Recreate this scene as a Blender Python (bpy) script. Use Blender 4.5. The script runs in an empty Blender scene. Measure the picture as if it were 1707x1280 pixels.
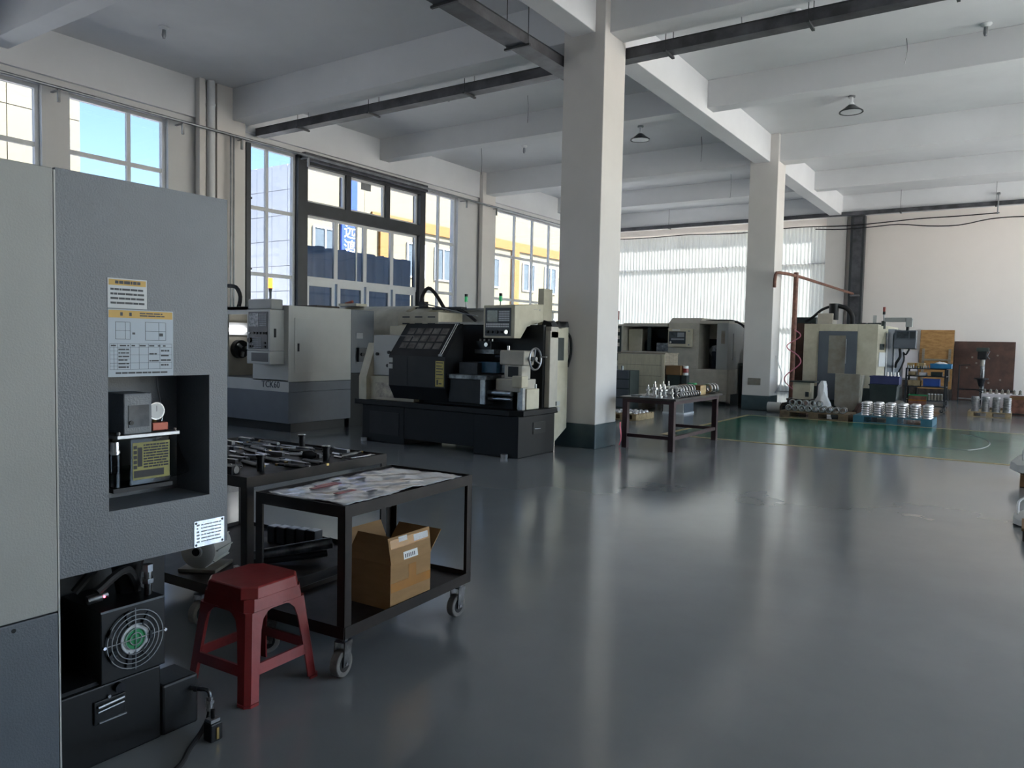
import bpy, bmesh, math, random
from mathutils import Vector, Matrix
random.seed(7)
S = bpy.context.scene
COL = S.collection
R = math.radians
PI = math.pi

# ------------------------------------------------------------------ camera
def rotm(yaw, pitch, roll):
    cy, sy = math.cos(yaw), math.sin(yaw)
    f = Vector((-sy * math.cos(pitch), cy * math.cos(pitch), math.sin(pitch)))
    r0 = Vector((cy, sy, 0)); u0 = r0.cross(f)
    r = r0 * math.cos(roll) + u0 * math.sin(roll); u = r.cross(f)
    return Matrix((r, u, -f)).transposed()
cam_d = bpy.data.cameras.new('camera')
cam = bpy.data.objects.new('camera', cam_d); COL.objects.link(cam)
cam_d.sensor_width = 36.0; cam_d.lens = 1273.4 / 1707 * 36
cam_d.clip_start = 0.05; cam_d.clip_end = 400
cam.matrix_world = Matrix.Translation((0, 0, 1.55)) @ rotm(R(33.92), R(-3.123), R(1.176)).to_4x4()
S.camera = cam

# ------------------------------------------------------------------ sky, sun, exposure
W = bpy.data.worlds.new('world'); S.world = W; W.use_nodes = True
wn = W.node_tree; wn.nodes.clear()
sky = wn.nodes.new('ShaderNodeTexSky'); sky.sky_type = 'NISHITA'
sky.sun_disc = False; sky.sun_elevation = R(42); sky.sun_rotation = R(50); sky.air_density = 1.0; sky.dust_density = 0.5; sky.ozone_density = 3.0
bg = wn.nodes.new('ShaderNodeBackground'); bg.inputs[1].default_value = 0.11
wo = wn.nodes.new('ShaderNodeOutputWorld')
wn.links.new(sky.outputs[0], bg.inputs[0]); wn.links.new(bg.outputs[0], wo.inputs[0])
sun_d = bpy.data.lights.new('sun', 'SUN'); sun_d.energy = 10.0; sun_d.angle = R(0.6); sun_d.color = (1.0, 0.965, 0.92)
sun = bpy.data.objects.new('sun', sun_d); COL.objects.link(sun)
sun.rotation_euler = Vector((0.60, 0.42, 0.68)).to_track_quat('Z', 'Y').to_euler()
def portal(name, loc, rot, sx, sy):
    d = bpy.data.lights.new(name, 'AREA'); d.shape = 'RECTANGLE'; d.size = sx; d.size_y = sy
    d.cycles.is_portal = True
    o = bpy.data.objects.new(name, d); COL.objects.link(o); o.location = loc; o.rotation_euler = rot
portal('window_portal', (-14.45, 14.3, 3.3), (0, R(-90), 0), 5.2, 27.5)
portal('window_portal', (11.75, 17.2, 3.3), (0, R(90), 0), 5.2, 22.0)
S.view_settings.view_transform = 'Standard'; S.view_settings.look = 'None'
S.view_settings.gamma = 1.0; S.view_settings.use_curve_mapping = False
S.view_settings.exposure = 2.98
S.cycles.use_denoising = True
S.cycles.max_bounces = 10; S.cycles.diffuse_bounces = 5; S.cycles.glossy_bounces = 4
S.cycles.transmission_bounces = 6; S.cycles.transparent_max_bounces = 12
S.cycles.caustics_reflective = False; S.cycles.caustics_refractive = False
S.cycles.sample_clamp_indirect = 6.0

# ------------------------------------------------------------------ materials
def lin(h):
    h = h.lstrip('#'); c = [int(h[i:i + 2], 16) / 255 for i in (0, 2, 4)]
    return tuple(x / 12.92 if x <= 0.04045 else ((x + 0.055) / 1.055) ** 2.4 for x in c) + (1,)
MATS = {}
def mat(name, col, rough=0.5, metal=0.0, var=0.10, scale=4.0, bump=0.0, bscale=60.0, emit=0.0, alpha=1.0, coat=0.0, col2=None, stretch=None, rvar=0.0, trans=0.0, spec=0.5):
    m = bpy.data.materials.new(name); m.use_nodes = True; MATS[name] = m
    n = m.node_tree.nodes; l = m.node_tree.links; b = n['Principled BSDF']
    c = lin(col); d = lin(col2) if col2 else tuple(x * (1 - var * 2.2) for x in c[:3]) + (1,)
    b.inputs['Roughness'].default_value = rough; b.inputs['Metallic'].default_value = metal
    b.inputs['Specular IOR Level'].default_value = spec
    tc = n.new('ShaderNodeTexCoord'); mp = n.new('ShaderNodeMapping'); l.new(tc.outputs['Object'], mp.inputs[0])
    if stretch: mp.inputs['Scale'].default_value = stretch
    nz = n.new('ShaderNodeTexNoise'); nz.inputs['Scale'].default_value = scale; nz.inputs['Detail'].default_value = 5; nz.inputs['Roughness'].default_value = 0.6
    l.new(mp.outputs[0], nz.inputs['Vector'])
    rp = n.new('ShaderNodeValToRGB'); rp.color_ramp.elements[0].position = 0.36; rp.color_ramp.elements[1].position = 0.66
    rp.color_ramp.elements[0].color = d; rp.color_ramp.elements[1].color = c
    l.new(nz.outputs[0], rp.inputs[0]); l.new(rp.outputs[0], b.inputs['Base Color'])
    if rvar:
        mr = n.new('ShaderNodeMapRange'); mr.inputs['To Min'].default_value = max(0.02, rough - rvar); mr.inputs['To Max'].default_value = rough + rvar
        l.new(nz.outputs[0], mr.inputs[0]); l.new(mr.outputs[0], b.inputs['Roughness'])
    if bump:
        nb = n.new('ShaderNodeTexNoise'); nb.inputs['Scale'].default_value = bscale; nb.inputs['Detail'].default_value = 3
        l.new(mp.outputs[0], nb.inputs['Vector'])
        bp = n.new('ShaderNodeBump'); bp.inputs['Strength'].default_value = bump; bp.inputs['Distance'].default_value = 0.01
        l.new(nb.outputs[0], bp.inputs['Height']); l.new(bp.outputs[0], b.inputs['Normal'])
    if emit:
        b.inputs['Emission Color'].default_value = c; b.inputs['Emission Strength'].default_value = emit
    if coat: b.inputs['Coat Weight'].default_value = coat; b.inputs['Coat Roughness'].default_value = 0.11
    if trans: b.inputs['Transmission Weight'].default_value = trans
    if alpha < 1: b.inputs['Alpha'].default_value = alpha
    return m
def glass(name, tint, gloss=0.04, rough=0.02):
    m = bpy.data.materials.new(name); m.use_nodes = True; MATS[name] = m
    n = m.node_tree.nodes; l = m.node_tree.links; n.clear()
    t = n.new('ShaderNodeBsdfTransparent'); t.inputs[0].default_value = tint + (1,)
    g = n.new('ShaderNodeBsdfGlossy'); g.inputs['Roughness'].default_value = rough
    mx = n.new('ShaderNodeMixShader'); o = n.new('ShaderNodeOutputMaterial')
    mx.inputs[0].default_value = gloss; l.new(t.outputs[0], mx.inputs[1]); l.new(g.outputs[0], mx.inputs[2]); l.new(mx.outputs[0], o.inputs[0])
    return m
def translucent(name, col, mixv):
    m = bpy.data.materials.new(name); m.use_nodes = True; MATS[name] = m
    n = m.node_tree.nodes; l = m.node_tree.links; n.clear()
    c = lin(col)
    nz = n.new('ShaderNodeTexNoise'); nz.inputs['Scale'].default_value = 1.3
    rp = n.new('ShaderNodeValToRGB'); rp.color_ramp.elements[0].color = tuple(x * 0.86 for x in c[:3]) + (1,); rp.color_ramp.elements[1].color = c
    tc = n.new('ShaderNodeTexCoord'); l.new(tc.outputs['Object'], nz.inputs['Vector']); l.new(nz.outputs[0], rp.inputs[0])
    d = n.new('ShaderNodeBsdfDiffuse'); t = n.new('ShaderNodeBsdfTranslucent')
    l.new(rp.outputs[0], d.inputs[0]); l.new(rp.outputs[0], t.inputs[0])
    mx = n.new('ShaderNodeMixShader'); mx.inputs[0].default_value = mixv; o = n.new('ShaderNodeOutputMaterial')
    l.new(d.outputs[0], mx.inputs[1]); l.new(t.outputs[0], mx.inputs[2]); l.new(mx.outputs[0], o.inputs[0])
    return m

mat('epoxy_floor', '#7b8082', 0.16, var=0.07, scale=0.8, rvar=0.04, bump=0.003, bscale=1.2, col2='#73787a', spec=0.85)
mat('green_epoxy', '#2f6a58', 0.16, var=0.1, scale=1.5, rvar=0.05, bump=0.004, bscale=1.8)
mat('yellow_line', '#a8905a', 0.4, scale=6)
mat('wall_white', '#dadada', 0.75, var=0.03, scale=0.9, bump=0.05, bscale=40)
mat('wall_warm', '#efe7e1', 0.75, var=0.02, scale=0.5, bump=0.04, bscale=40)
mat('ceiling_white', '#e3e4e6', 0.85, var=0.04, scale=0.5, bump=0.06, bscale=25)
mat('column_white', '#dedad6', 0.7, var=0.03, scale=1.2, bump=0.04, bscale=30)
mat('column_base', '#48595e', 0.35, var=0.12, scale=5)
mat('frame_white', '#d8dadc', 0.4, var=0.03)
mat('steel_dark', '#3a3e42', 0.45, metal=0.2, var=0.12, scale=3)
mat('tray_steel', '#64656a', 0.45, metal=0.5, var=0.25, scale=2.5)
mat('galv', '#9a9da0', 0.4, metal=0.8, var=0.15)
mat('cable_black', '#17181a', 0.5, var=0.1)
glass('window_glass', (0.60, 0.62, 0.65))
glass('clear_plastic', (0.75, 0.78, 0.78))
glass('amber_glass', (0.28, 0.28, 0.24))
translucent('poly_sheet', '#e9ebea', 0.25)
translucent('door_sheet', '#a6b6c6', 0.5)
# machine paints
mat('machine_grey', '#6b7178', 0.42, var=0.05, scale=3, bump=0.22, bscale=150)
mat('machine_dark', '#5c636b', 0.42, var=0.06, scale=3, bump=0.15, bscale=150)
mat('machine_beige', '#9fa19e', 0.5, var=0.03, scale=2, bump=0.1, bscale=150)
mat('machine_light', '#b7b8b4', 0.45, var=0.04, scale=2, bump=0.05, bscale=150)
mat('machine_cream', '#cfc9b4', 0.5, var=0.08, scale=3, col2='#b9b29b')
mat('machine_taupe', '#c0bbae', 0.5, var=0.10, scale=3)
mat('lathe_black', '#1b1d20', 0.45, var=0.22, scale=4, bump=0.05, spec=0.3)
mat('lathe_base', '#111315', 0.5, var=0.35, scale=5, col2='#0b0c0e', rvar=0.1, spec=0.25)
mat('rust_smear', '#8a7a74', 0.6, var=0.2, scale=9, col2='#cfc9b4')
mat('machined', '#a6a8aa', 0.28, metal=0.9, var=0.18, scale=12)
mat('bright_steel', '#e0e0e0', 0.26, metal=1.0, var=0.12, scale=20)
mat('oily_steel', '#8a8c8e', 0.32, metal=0.85, var=0.35, scale=9)
mat('dark_oxide', '#26272b', 0.35, metal=0.6, var=0.25, scale=9)
mat('black_paint', '#0d0f10', 0.4, var=0.15, spec=0.3)
mat('black_rubber', '#1b1b1d', 0.7, var=0.15)
mat('chrome', '#e4e4e4', 0.1, metal=1.0, var=0.03)
mat('brass', '#b59a62', 0.3, metal=1.0, var=0.1)
mat('cart_paint', '#191615', 0.5, var=0.3, scale=6, col2='#261f1c', rvar=0.08, spec=0.25)
mat('film_sheet', '#d2d4d8', 0.16, var=0.2, scale=5, bump=0.5, bscale=5, col2='#b4b5b8', stretch=(1, 2.2, 1), metal=0.15)
mat('print_red', '#a83a3c', 0.35, var=0.3, scale=14)
mat('cardboard', '#9c784c', 0.75, var=0.08, scale=6, stretch=(1, 1, 4))
mat('cardboard_dark', '#7f5f3c', 0.8, var=0.08, scale=6)
mat('tape', '#a8722c', 0.25, var=0.08, scale=8)
mat('paper_white', '#dfe1e2', 0.55, var=0.02)
mat('red_plastic', '#8c2929', 0.42, var=0.12, scale=5, bump=0.08, bscale=40)
mat('print_dark', '#3a3d42', 0.6, var=0.05)
mat('sticker_yellow', '#c9a24a', 0.5, var=0.05)
mat('sticker_white', '#c9cdd0', 0.5, var=0.02)
mat('sticker_blue', '#aebac6', 0.5, var=0.02)
mat('oil_yellow', '#87832f', 0.4, var=0.15, scale=18)
mat('copper_red', '#8e4a3a', 0.35, metal=0.5, var=0.15)
mat('tire_grey', '#7d7a76', 0.7, var=0.2, scale=14)
mat('lens_orange', '#ff9a30', 0.3, emit=0.6)
mat('lens_green', '#2f9e62', 0.3, emit=0.06)
mat('lens_red', '#8e2f26', 0.3, emit=0.0)
mat('led_red', '#ff3040', 0.3, emit=4.0)
mat('lamp_tube', '#ffffff', 0.4, emit=1.2, var=0.0)
mat('screen', '#4a5258', 0.12, var=0.25, scale=12)
mat('screen_bright', '#a8adb0', 0.15, var=0.4, scale=22, col2='#5a5f64')
mat('key_grey', '#8f9499', 0.5, var=0.05)
mat('panel_dark', '#2c3138', 0.4, var=0.08)
mat('dirty_pane', '#7e7a76', 0.25, var=0.25, scale=6)
mat('label_yellow', '#c3b260', 0.5, var=0.1, scale=20)
mat('blue_paint', '#2f5a78', 0.45, var=0.15)
mat('wood_pale', '#c2a878', 0.7, var=0.14, scale=5, stretch=(1, 1, 9), bump=0.1)
mat('wood_cream', '#d3cbb2', 0.7, var=0.07, scale=4, stretch=(6, 1, 1))
mat('wood_grey', '#9a9080', 0.75, var=0.15, scale=5, stretch=(1, 1, 7))
mat('plywood', '#b98e58', 0.65, var=0.2, scale=5, stretch=(1, 1, 3), col2='#9a7040')
mat('pallet_wood', '#b09a74', 0.75, var=0.2, scale=8)
mat('pallet_old', '#7b6a52', 0.8, var=0.2, scale=8)
mat('pallet_blue', '#3f7688', 0.5, var=0.1, scale=6)
mat('table_steel', '#4d4a48', 0.36, metal=0.4, var=0.25, scale=5)
mat('table_leg', '#3a1d22', 0.45, var=0.2, scale=5)
mat('tape_pink', '#e8707e', 0.6, var=0.08)
mat('rust_brown', '#5c4238', 0.6, metal=0.15, var=0.22, scale=3.5, col2='#47332c')
mat('rust_pipe', '#8a5c4c', 0.6, var=0.25, scale=9)
mat('hose_pink', '#c8788a', 0.45, var=0.1)
mat('bin_dark', '#2f3a38', 0.55, var=0.15)
mat('bin_blue', '#2c4f9a', 0.45, var=0.1)
mat('bin_cyan', '#2f7fae', 0.4, var=0.1)
mat('crate_navy', '#39406c', 0.5, var=0.12)
mat('green_plastic', '#2f9a62', 0.5, var=0.1)
mat('sack_white', '#e4e4e2', 0.6, var=0.06, bump=0.3, bscale=16)
mat('board_white', '#dcd6d8', 0.5, var=0.02)
mat('dirty_grey', '#8d8a80', 0.6, var=0.2, scale=5, col2='#7f7668')
mat('junk_brown', '#4b4038', 0.75, var=0.3, scale=8)
# outdoors
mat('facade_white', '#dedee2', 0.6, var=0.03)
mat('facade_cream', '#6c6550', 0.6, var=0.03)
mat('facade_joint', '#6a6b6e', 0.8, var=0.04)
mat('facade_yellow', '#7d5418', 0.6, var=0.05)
mat('pane_grey', '#4d565c', 0.2, var=0.1)
mat('sign_blue', '#24409a', 0.4, var=0.05)
mat('sign_white', '#f2f2f2', 0.5, var=0.0)
mat('ground_out', '#b8b6b0', 0.85, var=0.08)

# ------------------------------------------------------------------ mesh building
ORG = {}
class MB:
    def __init__(s): s.v = []; s.f = []
    def add(s, vs, fs):
        o = len(s.v); s.v += [tuple(x) for x in vs]; s.f += [tuple(i + o for i in f) for f in fs]; return s
    def box(s, x0, x1, y0, y1, z0, z1):
        if x0 > x1: x0, x1 = x1, x0
        if y0 > y1: y0, y1 = y1, y0
        if z0 > z1: z0, z1 = z1, z0
        vs = [(x, y, z) for x in (x0, x1) for y in (y0, y1) for z in (z0, z1)]
        return s.add(vs, [(0, 1, 3, 2), (4, 6, 7, 5), (0, 4, 5, 1), (2, 3, 7, 6), (0, 2, 6, 4), (1, 5, 7, 3)])
    def cbox(s, c, d, rot=None):
        m = MB().box(-d[0] / 2, d[0] / 2, -d[1] / 2, d[1] / 2, -d[2] / 2, d[2] / 2)
        from mathutils import Euler
        M = Euler(rot).to_matrix() if rot else Matrix.Identity(3)
        return s.add([M @ Vector(p) + Vector(c) for p in m.v], m.f)
    def cyl(s, p0, p1, r0, r1=None, n=14, cap=True):
        r1 = r0 if r1 is None else r1
        p0 = Vector(p0); p1 = Vector(p1); a = (p1 - p0).normalized()
        t = Vector((0, 0, 1)) if abs(a.z) < 0.9 else Vector((1, 0, 0))
        u = a.cross(t).normalized(); w = a.cross(u)
        vs = []
        for i in range(n):
            q = u * math.cos(2 * PI * i / n) + w * math.sin(2 * PI * i / n)
            vs += [p0 + q * r0, p1 + q * r1]
        fs = [(2 * i, 2 * ((i + 1) % n), 2 * ((i + 1) % n) + 1, 2 * i + 1) for i in range(n)]
        if cap: fs += [tuple(2 * i for i in range(n))[::-1], tuple(2 * i + 1 for i in range(n))]
        return s.add(vs, fs)
    def lathe(s, prof, c=(0, 0, 0), axis='z', n=20):
        k = len(prof); vs = []
        for i in range(n):
            a = 2 * PI * i / n; ca, sa = math.cos(a), math.sin(a)
            for r, h in prof:
                p = {'z': (r * ca, r * sa, h), 'x': (h, r * ca, r * sa), 'y': (r * sa, h, r * ca)}[axis]
                vs.append((p[0] + c[0], p[1] + c[1], p[2] + c[2]))
        fs = []
        for i in range(n):
            j = (i + 1) % n
            for q in range(k - 1): fs.append((i * k + q, j * k + q, j * k + q + 1, i * k + q + 1))
        if prof[0][0] > 1e-5 and prof[0] != prof[-1]: fs.append(tuple(i * k for i in range(n))[::-1])
        if prof[-1][0] > 1e-5 and prof[0] != prof[-1]: fs.append(tuple(i * k + k - 1 for i in range(n)))
        return s.add(vs, fs)
    def tube(s, pts, r, n=8, smooth=3):
        P = [Vector(p) for p in pts]
        if smooth and len(P) > 2:
            Q = []
            for i in range(len(P) - 1):
                a = P[max(i - 1, 0)]; b = P[i]; c = P[i + 1]; d = P[min(i + 2, len(P) - 1)]
                for k in range(smooth):
                    t = k / smooth
                    Q.append(0.5 * ((2 * b) + (c - a) * t + (2 * a - 5 * b + 4 * c - d) * t * t + (3 * b - a - 3 * c + d) * t ** 3))
            Q.append(P[-1]); P = Q
        vs = []; prev = None
        for i, p in enumerate(P):
            a = (P[min(i + 1, len(P) - 1)] - P[max(i - 1, 0)]).normalized()
            if prev is None:
                t = Vector((0, 0, 1)) if abs(a.z) < 0.9 else Vector((1, 0, 0)); u = a.cross(t).normalized()
            else: u = (prev - a * prev.dot(a)).normalized()
            prev = u; w = a.cross(u)
            vs += [p + (u * math.cos(2 * PI * k / n) + w * math.sin(2 * PI * k / n)) * r for k in range(n)]
        fs = [(i * n + k, i * n + (k + 1) % n, (i + 1) * n + (k + 1) % n, (i + 1) * n + k) for i in range(len(P) - 1) for k in range(n)]
        fs += [tuple(range(n))[::-1], tuple((len(P) - 1) * n + k for k in range(n))]
        return s.add(vs, fs)
    def prism(s, poly, axis, a0, a1):
        def mk(p, a): return {'x': (a, p[0], p[1]), 'y': (p[0], a, p[1]), 'z': (p[0], p[1], a)}[axis]
        n = len(poly)
        vs = [mk(p, a0) for p in poly] + [mk(p, a1) for p in poly]
        fs = [(i, (i + 1) % n, n + (i + 1) % n, n + i) for i in range(n)] + [tuple(range(n))[::-1], tuple(range(n, 2 * n))]
        return s.add(vs, fs)
    def loft(s, rings, cap=True):
        n = len(rings[0]); vs = [p for r in rings for p in r]
        fs = [(i * n + k, i * n + (k + 1) % n, (i + 1) * n + (k + 1) % n, (i + 1) * n + k) for i in range(len(rings) - 1) for k in range(n)]
        if cap: fs += [tuple(range(n))[::-1], tuple((len(rings) - 1) * n + k for k in range(n))]
        return s.add(vs, fs)
    def ring(s, c, R1, r, axis='x', n=28, m=6):
        vs = []
        for i in range(n):
            a = 2 * PI * i / n
            for k in range(m):
                b = 2 * PI * k / m; rr = R1 + r * math.cos(b); h = r * math.sin(b)
                p = {'z': (rr * math.cos(a), rr * math.sin(a), h), 'x': (h, rr * math.cos(a), rr * math.sin(a)), 'y': (rr * math.cos(a), h, rr * math.sin(a))}[axis]
                vs.append((p[0] + c[0], p[1] + c[1], p[2] + c[2]))
        fs = [(i * m + k, ((i + 1) % n) * m + k, ((i + 1) % n) * m + (k + 1) % m, i * m + (k + 1) % m) for i in range(n) for k in range(m)]
        return s.add(vs, fs)
    def mesh(s, name, off=Vector((0, 0, 0)), smooth=False):
        me = bpy.data.meshes.new(name)
        me.from_pydata([(p[0] - off[0], p[1] - off[1], p[2] - off[2]) for p in s.v], [], s.f)
        bm = bmesh.new(); bm.from_mesh(me); bmesh.ops.recalc_face_normals(bm, faces=bm.faces); bm.to_mesh(me); bm.free()
        if smooth:
            for p in me.polygons: p.use_smooth = True
            me.set_sharp_from_angle(angle=R(38))
        return me
    def build(s, name, m, parent=None, bevel=0, smooth=False, label=None, kind=None, at=None):
        off = ORG.get(parent, Vector((0, 0, 0))) if parent else (Vector(at) if at else Vector((0, 0, 0)))
        me = s.mesh(name, off, smooth)
        o = bpy.data.objects.new(name, me); COL.objects.link(o); me.materials.append(MATS[m])
        if parent: o.parent = parent
        elif at: o.location = at
        ORG[o] = off
        if bevel:
            b = o.modifiers.new('bevel', 'BEVEL'); b.width = bevel; b.segments = 2; b.limit_method = 'ANGLE'; b.angle_limit = R(40)
        if label: o['label'] = label
        if kind: o['kind'] = kind
        return o
def tag(o, label, cat, group=None):
    o['label'] = label; o['category'] = cat
    if group: o['group'] = group
    return o
def thing(name, label, cat, loc=(0, 0, 0), rotz=0.0, group=None):
    o = bpy.data.objects.new(name, None); COL.objects.link(o); o.location = loc; o.rotation_euler = (0, 0, rotz)
    o.empty_display_size = 0.1
    ORG[o] = Vector((0, 0, 0)) if rotz else Vector(loc)
    return tag(o, label, cat, group)
def local(name, label, cat, loc, rotz=0.0, group=None):
    o = thing(name, label, cat, loc, rotz, group); ORG[o] = Vector((0, 0, 0)); return o
def struct(name, mb, m, label=None, bevel=0, parent=None, smooth=False):
    o = mb.build(name, m, parent, bevel, smooth)
    if not parent: o['kind'] = 'structure'
    if label: o['label'] = label
    return o
def dup(root, loc=None, rot=None, parent=None, label=None):
    r = root.copy(); COL.objects.link(r)
    if loc is not None: r.location = loc
    if rot is not None: r.rotation_euler = rot
    if parent is not None: r.parent = parent
    if label: r['label'] = label
    for c in root.children: dup(c, parent=r)
    return r
def text_mb(txt, size, depth, name='lettering'):
    cu = bpy.data.curves.new(name, 'FONT'); cu.body = txt; cu.size = size; cu.extrude = depth; cu.align_x = 'CENTER'; cu.align_y = 'CENTER'; cu.resolution_u = 2
    o = bpy.data.objects.new(name, cu); COL.objects.link(o)
    dg = bpy.context.evaluated_depsgraph_get(); me = bpy.data.meshes.new_from_object(o.evaluated_get(dg))
    mb = MB(); mb.add([v.co for v in me.vertices], [tuple(p.vertices) for p in me.polygons])
    bpy.data.objects.remove(o); bpy.data.curves.remove(cu); bpy.data.meshes.remove(me)
    return mb
def place_text(mb, origin, xdir, ydir):
    x = Vector(xdir).normalized(); y = Vector(ydir).normalized(); z = x.cross(y); o = Vector(origin)
    mb.v = [tuple(o + x * p[0] + y * p[1] + z * p[2]) for p in mb.v]; return mb

# ================================================================== THE HALL
XW, XB, XR = -14.15, -14.07, 11.5        # window wall face, edge beam face, right wall face
YN, YF = -8.0, 28.0
ZC = 6.7
fl = struct('floor', MB().box(-14.45, 11.8, YN - 0.3, YF + 0.3, -0.2, 0.0), 'epoxy_floor', 'glossy blue-grey epoxy workshop floor')
struct('green_paint', MB().box(-5.17, 4.2, 12.58, 17.40, 0.0, 0.003), 'green_epoxy', 'glossy green painted floor zone', parent=fl)
for a in ((-5.26, 4.29, 12.49, 12.58), (-5.26, 4.29, 17.40, 17.49), (-5.26, -5.17, 12.58, 17.40), (4.2, 4.29, 12.58, 17.40)):
    struct('yellow_line', MB().box(a[0], a[1], a[2], a[3], 0.0, 0.004), 'yellow_line', parent=fl)
arc = [(-0.95 + 0.5 * math.cos(t), 15.1 + 1.35 * math.sin(t), 0.005) for t in [R(-60 + 150 * i / 24) for i in range(25)]]
struct('drag_mark', MB().tube([(-1.5, 13.75, 0.003), (-0.95, 13.9, 0.003)] + [(p[0], p[1], 0.003) for p in arc], 0.008, 4, 1), 'galv', 'pale curved scratch in the green paint', parent=fl)
struct('ceiling', MB().box(-14.45, 11.8, YN - 0.3, YF + 0.3, ZC, ZC + 0.2), 'ceiling_white', 'white concrete ceiling slab')

# window wall built round its openings
openings = [(-6.6, -1.2), (-0.6, 1.3), (2.2, 6.48), (6.92, 8.80), (10.55, 18.0), (19.65, 27.2)]
SILL, HEAD = 0.9, 5.78
wl = MB(); y = YN
for a, b in openings:
    wl.box(XW - 0.3, XW, y, a, 0, ZC); wl.box(XW - 0.3, XW, a, b, HEAD, ZC)
    if a != 10.55: wl.box(XW - 0.3, XW, a, b, 0, SILL)
    else:
        wl.box(XW - 0.3, XW, 10.55, 12.0, 0, SILL); wl.box(XW - 0.3, XW, 16.54, 18.0, 0, SILL)
    y = b
wl.box(XW - 0.3, XW, y, YF, 0, ZC)
struct('wall_left', wl, 'wall_white', 'white plastered wall with tall windows')
struct('trim_1', MB().box(XW, XB, YN, YF, 5.93, ZC), 'ceiling_white', 'white concrete edge beam above the windows')
for i, (a, b) in enumerate(((9.75, 10.43), (18.95, 19.62), (0.95, 1.6))):
    struct('trim_%d' % (i + 2), MB().box(XB, XB + 0.12, a, b, 0, ZC), 'column_white', 'shallow white pilaster on the window wall')

# far wall (right section), right wall and back wall
struct('wall_far', MB().box(-5.9, 11.8, YF, YF + 0.3, 0, ZC).box(-14.45, -5.9, YF, YF + 0.3, 5.75, ZC), 'wall_warm', 'smooth warm white end wall')
struct('trim_5', MB().box(-5.9, -5.25, YF - 0.12, YF, 0, 6.05), 'column_white', 'white pilaster at the end wall')
wr = MB()
yy = YN - 0.3
for k in range(3, 8):  # unseen wall; near bays left closed to keep the foreground dark
    a = -7.2 + k * 4.5; b = a + 3.9
    wr.box(XR, XR + 0.3, yy, a, 0, ZC); zs_ = 0.8 if k < 5 else 0.1; wr.box(XR, XR + 0.3, a, b, 0, zs_); wr.box(XR, XR + 0.3, a, b, 5.85 if k < 5 else 6.3, ZC); yy = b  # last openings made taller to brighten the end wall
wr.box(XR, XR + 0.3, yy, YF + 0.3, 0, ZC)
struct('wall_right', wr, 'wall_white', 'white wall with a row of window openings')
struct('wall_back', MB().box(-14.45, 11.8, YN - 0.3, YN, 0, ZC), 'wall_white', 'white wall behind the machines')

# corrugated translucent sheets closing the left end bay
cw = struct('wall_corrugated', MB().box(-14.1, -13.98, YF - 0.1, YF, 0, 5.75).box(-14.0, -5.9, YF - 0.02, YF + 0.06, 4.45, 4.51).box(-14.0, -5.9, YF - 0.02, YF + 0.06, 2.2, 2.26).box(-14.45, -5.9, YF - 0.012, YF + 0.2, 0, 0.25), 'galv', 'translucent corrugated sheet partition on thin rails')
def corr(x0, w, z0, z1):
    n = 7; pts = []
    for i in range(n * 4 + 1):
        t = i / 4; ph = t % 1.0; d = 0.03 if ph in (0.25, 0.5) else 0.0
        pts.append((x0 + w * i / (n * 4), YF - 0.03 - d))
    p = pts + [(a, b + 0.004) for a, b in pts[::-1]]
    m = MB(); k = len(pts); vs = [(a, b, z0) for a, b in p] + [(a, b, z1) for a, b in p]
    q = len(p); fs = [(i, (i + 1) % q, q + (i + 1) % q, q + i) for i in range(q)]
    fs += [(i, i + 1, q - 2 - i, q - 1 - i) for i in range(k - 1)] + [(q + i, q + q - 1 - i, q + q - 2 - i, q + i + 1) for i in range(k - 1)]
    return m.add(vs, fs)
for i in range(9):
    x0 = -13.95 + i * 0.893
    corr(x0, 0.893, 0.02, 4.48 - 0.0).build('corrugated_sheet', 'poly_sheet', cw)
    corr(x0, 0.893, 4.50, 5.76).build('corrugated_sheet', 'poly_sheet', cw)

# columns and beams
def column(x0, y0):
    c = struct('column', MB().box(x0, x0 + 0.68, y0, y0 + 0.68, 0.36, ZC), 'column_white', 'square white concrete column', bevel=0.012)
    struct('painted_base', MB().box(x0 - 0.006, x0 + 0.686, y0 - 0.006, y0 + 0.686, 0, 0.36), 'column_base', 'dark grey-green painted column foot', parent=c, bevel=0.01)
    return c
col1 = column(-5.9, 9.97); col2 = column(-5.86, 19.0); column(-5.9, 0.95)
for y0 in (0.95, 9.97, 19.0): column(2.6, y0)
struct('conduit_box', MB().box(-5.72, -5.41, 18.985, 19.0, 0.62, 0.79), 'dirty_grey', 'grey cover plate near the column foot', parent=col2)
for x0 in (-5.76, 2.74):
    struct('ceiling_beam', MB().box(x0, x0 + 0.38, YN, YF, 6.04, ZC), 'ceiling_white', 'white concrete main beam', bevel=0.01)
for k, y0 in enumerate((-3.4, 1.1, 5.6, 10.12, 14.6, 19.12, 23.6)):
    prim = k % 2 == 1; w = 0.45 if prim else 0.34; zb = 6.05 if prim else 6.17
    for a, b in ((XB, -5.76), (-5.38, 2.74), (3.12, XR)):
        struct('ceiling_beam', MB().box(a, b, y0, y0 + w, zb, ZC), 'ceiling_white', 'white concrete cross beam', bevel=0.01)
struct('ceiling_beam', MB().box(XB, XR, YF - 0.3, YF, 6.02, ZC), 'ceiling_white', 'white concrete cross beam at the end wall', bevel=0.01)

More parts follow.
